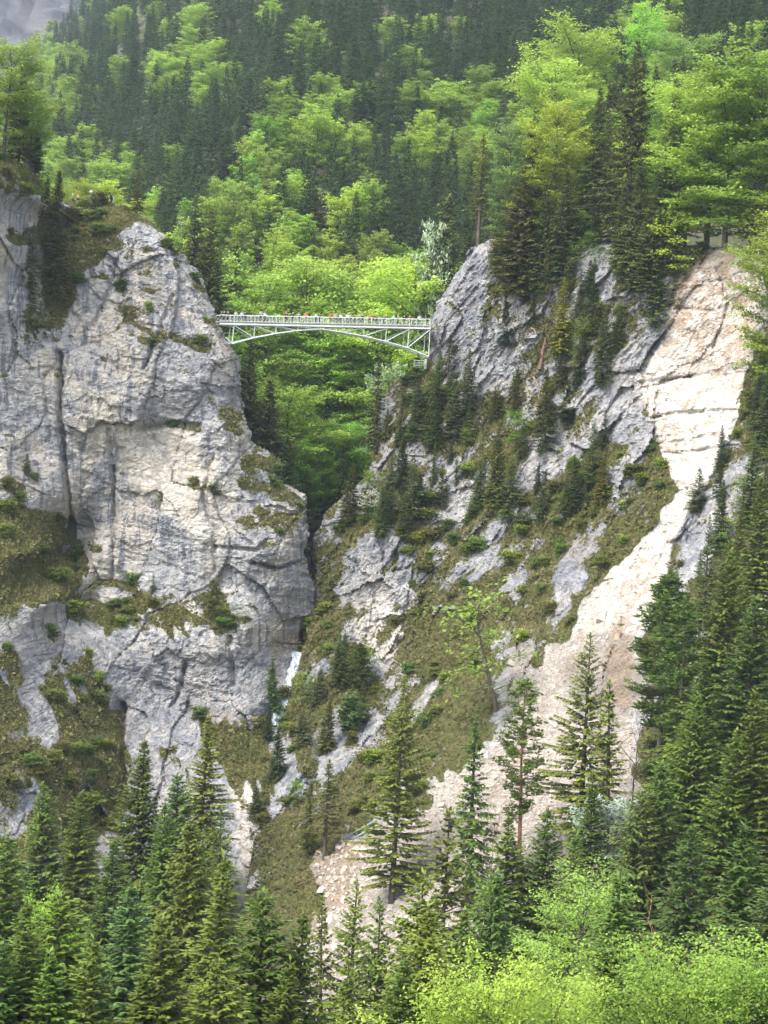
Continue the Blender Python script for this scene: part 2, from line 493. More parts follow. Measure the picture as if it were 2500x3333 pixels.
hg = A.region([(130, 660), (200, 660), (260, 620), (440, 660), (470, 700), (360, 770), (340, 830), (260, 910), (240, 970), (190, 1030), (150, 1000), (130, 900)], 14)
rockiness = 1 - 0.6 * hg
big, eb = cells(x / 9 + 0.15 * fbm(x / 6, z / 6, 3, 1), z / 13 + 0.15 * fbm(x / 6 + 9, z / 6, 3, 2), 21, 1.2)
mid, em = cells(x / 3.4 + 0.3 * fbm(x / 3, z / 3, 3, 3), (z + 0.25 * x) / 2.9 + 0.3 * fbm(x / 3 + 9, z / 3, 3, 4), 22, 1.3)
sml, es = cells(x / 1.3, (z + 0.2 * x) / 0.95 + 0.2 * fbm(x, z, 2, 5), 23, 1.3)
strat = (z + 0.22 * x + 2.0 * fbm(x / 14, z / 14, 3, 8)) / 4.2
saw = np.abs((strat % 1.0) - 0.85)
rg = 0.5 + 0.5 * sstep(-.2, .25, fbm(x / 16, z / 16, 3, 15))
disp = 2.0 * big + rg * 0.8 * mid + rg * 0.36 * sml + 0.22 * sstep(0.12, 0.0, saw) + 2.4 * fbm(x / 18, z / 18, 4, 9) + 0.5 * fbm(x / 2.5, z / 2.5, 4, 10)
disp += 0.28 * sstep(0.06, 0.0, eb) + 0.12 * sstep(0.05, 0.0, em) + 0.3 * (1 - 2 * np.abs(fbm(x / 1.1, (z + .2 * x) / .7, 3, 12)))
cream = np.maximum(A.region([(390, 1440), (440, 1400), (560, 1385), (640, 1400), (650, 1480), (690, 1560), (640, 1660), (690, 1740), (640, 1790), (600, 1700), (470, 1600), (380, 1520)], 16), 0)
cream = np.maximum(cream, 0.75 * A.region([(240, 1730), (350, 1720), (370, 1950), (280, 1960)], 16))
cream = np.maximum(cream, 0.6 * A.region([(680, 1600), (780, 1480), (720, 1900), (660, 1880)], 20))
A.Y = A.Y + disp * rockiness * (1 - 0.55 * A.region([(400, 1440), (560, 1385), (650, 1420), (640, 1640), (480, 1600)], 30))
# clefts and the caves
cleft = lambda W, P, wd: np.exp(-(np.min([poly_line(W.px + 9 * fbm(W.px / 40, W.py / 40, 3, 33), W.py, P)], axis=0) / wd) ** 2)
def poly_line(px, py, P):
    d = np.full(px.shape, 9e9)
    for (x0, y0), (x1, y1) in zip(P[:-1], P[1:]):
        ex, ey = x1 - x0, y1 - y0
        t = np.clip(((px - x0) * ex + (py - y0) * ey) / (ex * ex + ey * ey), 0, 1)
        d = np.minimum(d, np.hypot(px - x0 - t * ex, py - y0 - t * ey))
    return d
for P, wd, dp in [([(190, 1150), (195, 1400), (210, 1600), (225, 1760), (240, 1900)], 9, 2.6), ([(350, 1400), (365, 1650), (360, 1900)], 7, 1.2), ([(690, 1480), (660, 1600), (700, 1750), (700, 1860)], 7, 1.0),
                  ([(560, 960), (470, 1200)], 7, 1.2), ([(380, 850), (350, 950), (300, 1060)], 8, 1.2), ([(120, 620), (90, 720), (60, 800)], 7, 1.6), ([(820, 1830), (900, 1850), (1000, 1820)], 6, 1.8), ([(700, 1780), (840, 1790), (870, 1760)], 6, 1.3),
                  ([(390, 2300), (395, 2500), (410, 2650)], 12, 3.2), ([(600, 2160), (590, 2250), (560, 2300)], 8, 1.4), ([(745, 2080), (760, 2230)], 8, 1.4), ([(240, 2330), (330, 2500), (370, 2640)], 12, 2.2), ([(280, 2580), (330, 2680), (390, 2720)], 16, 5), ([(450, 1400), (560, 1378), (640, 1385)], 10, 1.6)]:
    A.Y = A.Y + dp * cleft(A, P, wd)
A.Y = A.Y + 9 * A.region(ell(218, 1730, 20, 46), 6, 6) + 6 * A.region(ell(988, 2080, 11, 32), 6, 5)
fz = A.slope(5)
grass = 0.50 * sstep(0.6, 1.35, fz) + 0.22 * sstep(0.5, 1.1, A.slope(14))
for P, v in [([(0, 1550), (120, 1560), (200, 1650), (190, 1760), (240, 1900), (300, 1990), (300, 2060), (340, 2200), (370, 2450), (400, 2600), (300, 2750), (-150, 2900), (-150, 1560)], .34),
             ([(270, 1990), (450, 1920), (640, 2000), (850, 2010), (880, 2060), (700, 2095), (600, 2180), (420, 2130), (320, 2060)], .5), ([(790, 1480), (900, 1500), (905, 1570), (830, 1600), (770, 1580)], .42),
             ([(620, 2340), (900, 2310), (1000, 2400), (1000, 2700), (760, 2760), (700, 2500)], .3), ([(560, 760), (645, 890), (705, 1020), (660, 1000), (610, 920), (550, 850)], .45), (ell(430, 1010, 70, 22), .5), (ell(490, 1110, 50, 26), .5),
             (ell(330, 1165, 34, 14), .5), (ell(500, 1690, 60, 26), .3), (ell(60, 1200, 60, 30), .3), ([(150, 900), (230, 880), (250, 960), (200, 1120), (80, 1140), (40, 1080)], .5), (ell(500, 830, 40, 60), .25), (ell(60, 2720, 120, 90), .35), ([(0, 2440), (400, 2440), (420, 2760), (0, 2900)], .3)]:
    grass = grass + v * A.region(P, 14)
grass = grass + 0.62 * hg
lowl = sstep(1900, 2100, A.py)
grass = grass - 0.85 * lowl * sstep(.02, .22, fbm((x + .55 * z) / 3.4, (z - .6 * x) / 13, 4, 66)) - 0.25 * lowl * sstep(.55, .15, fz)
for P in [[(420, 2130), (560, 2190), (700, 2110), (960, 2090), (960, 2150), (900, 2320), (640, 2350), (560, 2430), (420, 2430), (380, 2280)], [(60, 1970), (200, 1960), (245, 2060), (230, 2200), (110, 2200), (50, 2060)], [(130, 1610), (100, 1650), (60, 1640)], [(0, 2400), (90, 2340), (110, 2380), (0, 2440)], [(0, 2620), (90, 2630), (100, 2700), (0, 2760)]]:
    grass = grass - 0.5 * A.region(P, 12)
grass = grass + .55 * A.region([(-60, 1660), (215, 1690), (200, 1900), (-60, 1900)], 20, 30) + .6 * A.region(ell(40, 585, 90, 60), 14, 20)
cream = np.maximum(cream, .8 * A.region([(750, 2570), (820, 2550), (850, 2900), (780, 2920)], 16, 40))
grass = np.clip(grass - .5 * A.region([(750, 2570), (820, 2550), (850, 2900), (780, 2920)], 16, 40), 0, 1)
dirt = 0.6 * A.region([(300, 2480), (400, 2300), (420, 2640), (340, 2700)], 20) + 0.5 * A.region([(880, 2060), (1000, 2060), (985, 2110), (870, 2150)], 10) + 0.35 * A.region(ell(700, 2330, 60, 30), 15)
dark_rock = np.clip(.75 * sstep(2060, 2160, A.py) + .5 * A.region([(-50, 1930), (260, 1930), (260, 2220), (-50, 2220)], 30, 50) + .42 * A.region([(760, 1600), (1010, 1600), (1010, 2080), (850, 2060), (800, 1850), (740, 1720)], 30, 60) + .38 * A.region([(420, 1150), (640, 1180), (700, 1330), (560, 1380), (420, 1400)], 40, 80) + .3 * A.region(ell(560, 1900, 90, 90), 40, 80) + .5 * A.region([(640, 1280), (790, 1200), (780, 1300), (700, 1360)], 25, 40), 0, 1)  # darker tone on the lower crag and a few faces above it
cliff = A.grow('rock_cliff', M_ROCK, dict(grass=grass, fresh=np.zeros(x.shape), ochre=np.zeros(x.shape), gravel=np.zeros(x.shape), dark_rock=dark_rock, cream=cream, dirt=np.clip(dirt, 0, 1)))

# --- the opposite side: crags, steep grass, the rockfall scar and its scree
B = Wall(
    ctrl=[(3300, 850, 282), (3300, 1500, 262), (3300, 2200, 226), (3300, 3300, 175), (1400, 1000, 357), (1420, 1150, 356), (1490, 880, 352), (1540, 790, 350), (1620, 750, 348), (1240, 1400, 352), (1200, 1560, 348), (1060, 1680, 346), (1030, 1800, 342), (1010, 2000, 336), (980, 2200, 326), (940, 2400, 316), (900, 2600, 300), (880, 2800, 285), (950, 3000, 265), (1050, 3333, 236), (850, 3400, 236),
          (1600, 1100, 345), (1500, 1300, 344), (1650, 1350, 338), (1400, 1400, 344), (1400, 1600, 338), (1500, 1600, 333), (1500, 1700, 330), (1700, 1600, 325), (1250, 1700, 333), (1180, 1760, 334), (1250, 1900, 327.5), (1300, 2050, 322), (1150, 2100, 326), (1100, 1900, 336), (1080, 2150, 322), (1250, 2250, 315), (1400, 2000, 321), (1500, 2000, 314), (1500, 2200, 302), (1350, 2350, 303), (1200, 2450, 303), (1100, 2350, 311),
          (1800, 1500, 322), (1850, 1300, 329), (1700, 1000, 341), (1800, 1000, 338), (1950, 900, 332), (2000, 1100, 328), (1960, 740, 339), (1800, 760, 343), (2010, 690, 340), (2200, 800, 328), (2200, 950, 323), (2330, 800, 322), (2500, 800, 316), (2400, 1000, 315), (2300, 1200, 315.5), (2440, 1100, 311), (2200, 1400, 313), (2300, 1500, 304), (2100, 1700, 303), (2200, 1700, 297), (2000, 1500, 315), (2000, 1700, 308), (2450, 1300, 303), (2450, 1600, 288), (2600, 1500, 285), (2600, 900, 305), (2300, 1800, 289), (2450, 1900, 274), (2000, 1950, 293), (1900, 1900, 300), (2100, 2050, 281), (1900, 2200, 279), (1700, 2200, 290), (1700, 2000, 305), (1750, 1800, 315), (1600, 2450, 272), (1400, 2650, 264), (1900, 2500, 259), (2100, 2400, 262), (2300, 2200, 262), (2500, 2300, 250), (1300, 2950, 250), (1250, 3300, 233), (1700, 2900, 244), (2100, 2800, 240), (2450, 2800, 228), (1800, 3300, 224), (2600, 3300, 205), (2700, 2000, 262)],
    outline=[(1250, 3700), (700, 3700), (760, 2900), (860, 2500), (930, 2300), (975, 2140), (985, 2060), (1000, 1900), (1010, 1780), (1055, 1670), (1180, 1560), (1215, 1500), (1235, 1300), (1290, 1235), (1380, 1205), (1394, 1130), (1396, 1060), (1420, 985), (1490, 880), (1535, 795), (1600, 765), (1800, 765), (1930, 735), (2012, 680), (2060, 760), (2200, 815), (2290, 790), (2380, 800), (2470, 812), (2700, 800), (3250, 740), (3400, 3700)],
    x0=-16, x1=92, z0=-80, z1=38, step=0.26)
x, z = B.GX, B.GZ
ca, sa = math.cos(0.95), math.sin(0.95)        # bedding runs up to the right
a_, b_ = ca * x + sa * z, -sa * x + ca * z
big, eb = cells(a_ / 14 + .15 * fbm(x / 6, z / 6, 3, 41), b_ / 6 + .2 * fbm(x / 6 + 9, z / 6, 3, 42), 51, 1.2)
mid, em = cells(a_ / 5 + .25 * fbm(x / 3, z / 3, 3, 43), b_ / 2.3 + .25 * fbm(x / 3 + 9, z / 3, 3, 44), 52, 1.3)
sml, es = cells(a_ / 1.6, b_ / 0.9, 53, 1.3)
scar = B.region([(2190, 1000), (2250, 870), (2340, 812), (2380, 800), (2480, 800), (2500, 850), (2450, 1150), (2400, 1330), (2340, 1480), (2265, 1620), (2195, 1760), (2165, 1880), (2110, 2030), (2060, 2090), (1960, 2060), (1850, 2100), (1900, 1960), (2010, 1835), (2130, 1735), (2205, 1600), (2160, 1480), (2110, 1330), (2075, 1240), (2150, 1130)], 9, 16)
scree = B.region([(1760, 2160), (1850, 2080), (2070, 2060), (2080, 2300), (2060, 2500), (2070, 2700), (1950, 2900), (1700, 3000), (1480, 3050), (1350, 3500), (950, 3600), (990, 3050), (1060, 2950), (1030, 2830), (1130, 2730), (1370, 2645), (1470, 2500), (1640, 2385), (1680, 2250)], 30, 60)
patch = sstep(2020, 2140, B.py) * sstep(2480, 2320, B.py) * sstep(-.02, .16, fbm(a_ / 9, b_ / 2.4, 4, 64))
edge = sstep(2560, 2800, B.py)
scree = scree * (1 - .85 * patch); scar = scar * (1 - .8 * patch * sstep(1950, 2050, B.py))
fdisp = 1 - 0.82 * scree
strat = (z - 0.18 * x + 1.0 * fbm(x / 9, z / 9, 3, 48)) / 5.5
ledge = sstep(0.10, 0.0, np.abs((strat % 1.0) - 0.5))
disp = fdisp * (2.0 * big + 1.3 * mid + 0.42 * sml + 0.4 * sstep(.08, 0, eb) + 0.25 * sstep(.05, 0, em) + 0.5 * (1 - 2 * np.abs(fbm(a_ / 1.5, b_ / .6, 3, 49)))) * (1 - 0.45 * scar) + scar * 1.0 * ledge * sstep(1120, 1220, B.py) * sstep(1650, 1550, B.py) + fdisp * 2.4 * fbm(x / 15, z / 15, 4, 45) + 0.8 * fbm(x / 2.5, z / 2.5, 4, 46) * (1 - 0.65 * scree) + scree * 0.8 * fbm(a_ / 12, b_ / 2.2, 4, 47)
B.Y = B.Y + disp
for P, wd, dp in [([(2440, 1160), (2330, 1480), (2200, 1720), (2110, 1820)], 16, -1.4), ([(2070, 1250), (2300, 1215), (2420, 1200)], 7, 0.9), ([(2110, 1380), (2250, 1350), (2380, 1340)], 7, 0.9), ([(2140, 1450), (2330, 1415)], 7, 0.9), ([(1000, 1830), (1010, 1960), (985, 2050)], 16, 6), ([(2020, 1280), (1980, 1340)], 7, 1.2), ([(2340, 870), (2380, 980), (2330, 1130)], 7, 0.9), ([(2210, 1000), (2320, 1010)], 6, 0.9), ([(1290, 1800), (1285, 1830)], 9, 1.2)]:
    B.Y = B.Y + dp * cleft(B, P, wd)
B.Y = B.Y + 5 * B.region(ell(988, 2080, 11, 32), 6, 5)
rockm = np.zeros(x.shape)
for P in [[(1400, 1000), (1490, 880), (1540, 790), (1600, 830), (1610, 950), (1590, 1050), (1690, 1170), (1680, 1290), (1560, 1290), (1480, 1230), (1395, 1220)], [(1880, 880), (1960, 770), (2015, 690), (2010, 800), (1990, 960), (1900, 1060), (1860, 1010)],
          [(1480, 1480), (1540, 1520), (1510, 1640), (1430, 1790), (1370, 1760), (1420, 1640)], [(1160, 1760), (1330, 1720), (1350, 1850), (1300, 2050), (1350, 2250), (1250, 2290), (1130, 2100), (1110, 2000), (1130, 1880)], [(1720, 1430), (1900, 1390), (1880, 1480), (1760, 1560)],
          [(1960, 1280), (2080, 1250), (2130, 1450), (2090, 1700), (1980, 1650), (2000, 1450), (1920, 1420)], [(1870, 1670), (2000, 1690), (1900, 1900), (1850, 2000), (1780, 2150), (1700, 2200), (1800, 1950)], [(2250, 1640), (2420, 1360), (2400, 1600), (2330, 1850), (2210, 1950), (2180, 1900)],
          [(1100, 2300), (1240, 2300), (1290, 2420), (1080, 2540), (850, 2500), (900, 2420)], [(1040, 1680), (1180, 1570), (1120, 1700), (1040, 1830)], [(1180, 1330), (1280, 1250), (1280, 1330), (1230, 1500)], [(780, 2560), (880, 2500), (840, 2900), (790, 2900)], [(1600, 1730), (1680, 1700), (1640, 1850), (1560, 1880)], [(1690, 1850), (1740, 1880), (1640, 2100), (1590, 2080)], [(2300, 1500), (2500, 1480), (2440, 1700), (2300, 1800)], [(2000, 1150), (2100, 1180), (2060, 1260), (1990, 1270)], [(2220, 2050), (2400, 1950), (2350, 2250), (2230, 2300)]]:
    rockm = np.maximum(rockm, B.region(P, 30, 60))
fz = B.slope(5)
grass = 0.60 + 0.25 * sstep(0.5, 1.2, fz) - 0.42 * rockm - 0.22 * sstep(0.45, 0.05, fz) + 0.5 * fbm(a_ / 9, b_ / 2.6, 4, 61)
grass = grass - 0.26 * sstep(.06, .26, fbm(b_ / 2.0, a_ / 13, 4, 65))
grass = np.clip(grass - 1.3 * scar - 1.2 * scree - .5 * patch * sstep(1550, 1650, B.px) * sstep(2120, 2080, B.px), 0, 1)
grass = np.clip(grass + 0.5 * scar * ledge * sstep(2330, 2200, B.px), 0, 1)
cream = 0.6 * B.region([(1250, 1900), (1290, 1980), (1330, 2100), (1260, 2230), (1200, 2100)], 16)
dirt = 0.75 * B.region([(1050, 2750), (1200, 2730), (1180, 2830), (1050, 3050), (900, 3100), (900, 2900)], 25) + 0.8 * B.region([(2190, 800), (2480, 795), (2480, 812), (2330, 820), (2260, 880), (2190, 1000)], 8) + 0.45 * B.region([(1990, 1980), (2060, 2060), (2060, 2300), (1960, 2300)], 20) + 0.4 * B.region([(1760, 1740), (2080, 1740), (1900, 1850)], 20) + 0.85 * sstep(.05, .35, fbm(a_ / 16, b_ / 2.6, 4, 62)) * scree * sstep(2900, 2500, B.py) + 0.3 * sstep(.1, .4, fbm(a_ / 10, b_ / 1.8, 4, 63)) * scar * sstep(1650, 1850, B.py) + .55 * patch * sstep(1600, 1700, B.px) * sstep(2120, 2080, B.px)
slope = B.grow('gorge_slope', M_SLOPE, dict(grass=grass, fresh=np.clip(np.maximum(scar, scree * .92), 0, 1), dark_rock=np.clip(.72 + .5 * fbm(x / 10, z / 10, 3, 67) - .5 * B.region([(1200, 1880), (1340, 1900), (1340, 2200), (1240, 2250), (1150, 2050)], 30, 50) - .3 * sstep(2150, 2400, B.px), 0, 1), gravel=np.clip(scree * 1.2 + .3 * scar * sstep(1750, 2000, B.py), 0, 1), ochre=np.clip(scar * sstep(1330, 1050, B.py - .35 * (B.px - 2300)) * .95 + .2 * scar * sstep(1650, 1800, B.py) + .35 * scree, 0, 1), cream=cream, dirt=np.clip(dirt, 0, 1) * 0.8))

# --- wooded mountain side behind, as a height field
def hill_h(x, y):
    x = np.asarray(x, float); y = np.asarray(y, float)
    y0 = 398 + 1.6 * np.maximum(0, -(x + 45)) + 1.1 * np.maximum(0, -(x + 130)) + 10 * fbm(x / 60, y / 60, 3, 81)
    h = -10 + np.maximum(0, y - y0) * 0.43 - np.minimum(np.maximum(0, y0 - y) * 0.42, 60)
    h = h + 9 * fbm(x / 70, y / 70, 3, 82) * sstep(400, 520, y)
    right = sstep(8, 42, x)
    hr = 30 + 0.27 * (y - 340) + 0.22 * (x - 40)
    h = np.where(hr > h, h + (hr - h) * right, h)
    hl = 33 + 9 * sstep(-60, -72, x) - np.maximum(0, y - 362) * 0.35 - np.maximum(0, x + 50) * 1.2 - np.maximum(0, x + 30) * 2.5 - np.maximum(0, 351 - y) * 4
    h = np.maximum(h, hl)
    return h
xs = np.concatenate([np.arange(-420, -100, 8), np.arange(-100, 110, 3), np.arange(110, 460, 9)])
ys = np.concatenate([np.arange(319, 520, 3), np.arange(520, 1560, 10)])
HX, HY = np.meshgrid(xs, ys, indexing='ij')
HZ = hill_h(HX, HY) + 0.8 * fbm(HX / 6, HY / 6, 3, 83)
for i in range(HX.shape[0]):                    # keep it behind the two walls
    for W in (A, B):
        q = int(round((xs[i] - W.xs[0]) / W.step))
        if 0 <= q < len(W.xs):
            for j in range(int(np.searchsorted(ys, 372))):
                ok = W.sd[q] > .2
                if ok.any():
                    zt = W.zs[ok].max()
                    if HZ[i, j] < zt + .3 and np.interp(HZ[i, j] + .6, W.zs[ok], W.Y[q][ok]) > ys[j] - 2.5:
                        below = ok & (W.Y[q] < ys[j] - 2.5)
                        HZ[i, j] = min(HZ[i, j], W.zs[below].max() - .6 if below.any() else -90)
n0, n1 = HX.shape
ii, jj = np.meshgrid(np.arange(n0 - 1), np.arange(n1 - 1), indexing='ij'); ii, jj = ii.ravel(), jj.ravel()
GF = np.stack([ii * n1 + jj, (ii + 1) * n1 + jj, (ii + 1) * n1 + jj + 1, ii * n1 + jj + 1], 1)
link('wooded_hillside', mk_mesh('wooded_hillside', np.stack([HX.ravel(), HY.ravel(), HZ.ravel()], 1), GF, [M_FLOOR], smooth=True), kind='structure')

# --- valley floor and the near slope that carries the tall trees in front
def ground_h(x, y):
    x = np.asarray(x, float); y = np.asarray(y, float)
    h = -72 + np.maximum(0, 235 - y) * 0.165 + np.maximum(0, 120 - y) * 0.22
    h = h + np.maximum(0, x - 12) * 0.22 * sstep(60, 140, y) + np.maximum(0, -x - 25) * 0.16
    return h + 2.0 * fbm(x / 22, y / 22, 3, 91) - 1.2 * np.exp(-((x + 24 + 6 * np.sin(y / 22)) / 5) ** 2) * sstep(240, 262, y)
xs = np.arange(-130, 131, 2.5); ys = np.arange(-30, 331, 2.5)
EX, EY = np.meshgrid(xs, ys, indexing='ij')
EZ = ground_h(EX, EY) + 0.3 * fbm(EX / 2, EY / 2, 2, 92)
n0, n1 = EX.shape
ii, jj = np.meshgrid(np.arange(n0 - 1), np.arange(n1 - 1), indexing='ij'); ii, jj = ii.ravel(), jj.ravel()
GF = np.stack([ii * n1 + jj, (ii + 1) * n1 + jj, (ii + 1) * n1 + jj + 1, ii * n1 + jj + 1], 1)
link('ground', mk_mesh('ground', np.stack([EX.ravel(), EY.ravel(), EZ.ravel()], 1), GF, [M_FLOOR], smooth=True), kind='structure')

# --- the bare mountain far up the valley
xs = np.arange(-760, -60, 9.0); ys = np.arange(1480, 2500, 12.0)
FX_, FY_ = np.meshgrid(xs, ys, indexing='ij')
FZ = 300 + (FY_ - 1900) * 0.75 + 0.10 * (-FX_ - 300) + 90 * fbm(FX_ / 150, FY_ / 190, 5, 95) + 26 * np.abs(fbm(FX_ / 42, FY_ / 90, 4, 96))
sn = sstep(0.30, 0.34, fbm(FX_ / 34, FY_ / 80, 3, 97)) * sstep(0.0, .1, fbm(FX_ / 120, FY_ / 120, 2, 98))
gr = sstep(-.05, .15, fbm(FX_ / 60, FY_ / 60, 4, 99)) * 0.8
n0, n1 = FX_.shape
ii, jj = np.meshgrid(np.arange(n0 - 1), np.arange(n1 - 1), indexing='ij'); ii, jj = ii.ravel(), jj.ravel()
GF = np.stack([ii * n1 + jj, (ii + 1) * n1 + jj, (ii + 1) * n1 + jj + 1, ii * n1 + jj + 1], 1)
def mountain_mat():
    mt, nt, out = new_mat('far_rock'); N = NT(nt)
    P = N.n('ShaderNodeTexCoord').outputs['Object']
    n1 = N.noise(P, 0.02, 7, 0.65)
    c = N.mix(N.maprange(n1, .35, .65), (0.06, 0.063, 0.07), (0.13, 0.13, 0.13))
    c = N.mix(N.maprange(N.math('ADD', N.attr('grass'), N.math('MULTIPLY', N.math('SUBTRACT', n1, 0.5), 2.2)), .45, .6), c, (0.045, 0.06, 0.03))
    c = N.mix(N.attr('snow'), c, (0.6, 0.62, 0.65))
    d = N.n('ShaderNodeBsdfDiffuse'); N.put(d.inputs['Color'], c); nt.links.new(d.outputs[0], out.inputs['Surface'])
    return mt
link('mountain', mk_mesh('mountain', np.stack([FX_.ravel(), FY_.ravel(), FZ.ravel()], 1), GF, [mountain_mat()], {'snow': sn.ravel(), 'grass': gr.ravel()}), kind='structure')

# ------------------------------------------------------------------ plants: prototypes
def rot2(a):
    return np.array([math.cos(a), math.sin(a), 0.0])

def kites(B, E, Wd, wfrac=0.45):
    """leaf-like quads from base B to end E with side vector Wd"""
    n = len(B)
    M_ = B + (E - B) * wfrac
    V = np.stack([B, M_ + Wd, E, M_ - Wd], 1).reshape(-1, 3)
    F = np.arange(n * 4).reshape(n, 4)
    return V, F

def bark_mesh(name, tubes):
    mb = MB()
    for p, r, k in tubes:
        mb.tube(p, r, k, cap=False)
    return mb.mesh(name, [M_BARK], smooth=True)

def proto_spruce(seed, h=25, r=3.4, base=0.06, whorls=46, per=6, step=0.42, fill=1.0, droop=0.5, hang=1.0, twig=0.85, power=0.85, wood=True, gaps=0.0, top=1.0, bend=0.0):
    R = np.random.default_rng(seed)
    tubes = []
    zz = np.linspace(0, h, 9)
    bx_ = bend * np.sin(zz / h * 2.2) ; by_ = np.zeros(9)
    tubes.append((np.stack([bx_, by_, zz], 1), np.linspace(h * 0.0125, 0.03, 9), 6))
    ph = R.uniform(0, 6.28, 3)
    Bs, Es, Ws, Ts = [], [], [], []
    for i in range(whorls):
        t = (i + R.uniform(-.3, .3)) / whorls
        t = min(max(t, 0), .985)
        z0 = zw = h * (base + (1 - base) * t)
        L0 = r * (1 - t) ** power * min(1, .62 + 3.2 * t) + 0.12
        a0 = R.uniform(0, 6.28)
        n = per if t < .9 else max(4, per - 2)
        for j in range(n):
            if R.random() < gaps * (1 - t):
                continue
            az = a0 + 6.2832 * j / n + R.normal(0, .22)
            L = L0 * R.uniform(.55, 1.18) * (1 + .20 * math.sin(az + ph[0] + z0 * .11) + .14 * math.sin(2 * az + ph[1] + z0 * .45) + .10 * math.sin(z0 * 1.3 + ph[2]))
            m = max(3, int(L / step))
            s = (np.arange(m) + R.uniform(.3, 1, m)) / m
            up_ = 0.95 * t * top - 0.12
            vz = L * (up_ * s - droop * (1 - .6 * t) * s ** 2 + 0.28 * (1 - .4 * t) * s ** 3)
            z0 = min(h * .985, zw + R.normal(0, .42) * h * (1 - base) / whorls)
            d = rot2(az); sd_ = np.array([-d[1], d[0], 0])
            cur = R.normal(0, .12)
            P = d[None] * (L * s)[:, None] + sd_[None] * (cur * L * s ** 2)[:, None]
            x_off = np.interp(z0, zz, bx_)
            P[:, 2] = z0 + vz; P[:, 0] += x_off
            if wood and L > .9:
                q = np.linspace(0, .9, 4)
                pb = d[None] * (L * q)[:, None] + sd_[None] * (cur * L * q ** 2)[:, None]
                pb[:, 2] = z0 + L * (up_ * q - droop * (1 - .6 * t) * q ** 2 + 0.28 * (1 - .4 * t) * q ** 3); pb[:, 0] += x_off
                tubes.append((pb, np.linspace(.02 + .012 * L, .012, 4), 3))
            keep = R.random(m) < fill * (0.45 + .75 * s)
            if L > 1.6:
                keep &= s > 0.16 + .12 * R.random()
            P = P[keep]; s_ = s[keep]; k = len(P)
            if not k:
                continue
            tw = twig * (0.42 + .62 * (1 - s_)) * min(1.15, .32 + L / 3.0)
            for side in (-1, 1):
                ang = side * (0.75 + R.normal(0, .16, k))
                dirv = d[None] * np.cos(ang)[:, None] + sd_[None] * np.sin(ang)[:, None]
                l = tw * R.uniform(.7, 1.25, k)
                E = P + dirv * l[:, None]; E[:, 2] -= l * (0.22 + .5 * R.random(k)) * hang
                Wd = np.cross(dirv, [0, 0, 1.0]) * (.08 + .11 * l)[:, None]; Wd[:, 2] += R.normal(0, .05, k)
                Bs.append(P.copy()); Es.append(E); Ws.append(Wd); Ts.append(.20 + .30 * s_ + R.uniform(-.14, .28, k))
            # hanging curtain and the leading shoot
            l = tw * R.uniform(.5, .95, k) * hang
            E = P + d[None] * (l * .35)[:, None]; E[:, 2] -= l * .85
            Wd = (d[None] * .8 + sd_[None] * R.normal(0, .6, k)[:, None]) * (.09 + .14 * l)[:, None]
            Bs.append(P.copy()); Es.append(E); Ws.append(Wd); Ts.append(.05 + .22 * s_ + R.uniform(-.05, .18, k))
            E = P + d[None] * (L / m * 1.5); E[:, 2] += .05 - .1 * (1 - s_)
            Bs.append(P.copy()); Es.append(E); Ws.append(np.tile(sd_ * .12, (k, 1))); Ts.append(.22 + .38 * s_ + R.uniform(-.1, .22, k))
    if wood:
        for i in range(int(10 + base * 120)):
            z0 = h * R.uniform(.02, base + .16); d = rot2(R.uniform(0, 6.28)); l = R.uniform(.4, 1.0) * r * .55
            tubes.append((np.array([[np.interp(z0, zz, bx_), 0, z0], [np.interp(z0, zz, bx_) + d[0] * l, d[1] * l, z0 - .22 * l]]), [.03, .01], 3))
    # leader
    zt = np.linspace(h * .965, h * 1.0, 7); aa = R.uniform(0, 6.28, 7)
    B_ = np.stack([np.full(7, np.interp(h, zz, bx_)), np.zeros(7), zt], 1); E_ = B_ + np.stack([.3 * np.cos(aa), .3 * np.sin(aa), np.full(7, .38)], 1)
    Bs.append(B_); Es.append(E_); Ws.append(np.cross(E_ - B_, [0, 0, 1.]) * .25); Ts.append(np.full(7, .6))
    V, F = kites(np.vstack(Bs), np.vstack(Es), np.vstack(Ws))
    crown = mk_mesh('crown', V, F, [M_SPRUCE], {'tint': np.repeat(np.clip(np.concatenate(Ts), 0, 1), 4)})
    return dict(h=float(np.percentile(V[:, 2], 99.7)), r=r, trunk=bark_mesh('trunk', tubes), crown=crown, V=V, F=F, T=np.repeat(np.clip(np.concatenate(Ts), 0, 1), 4))

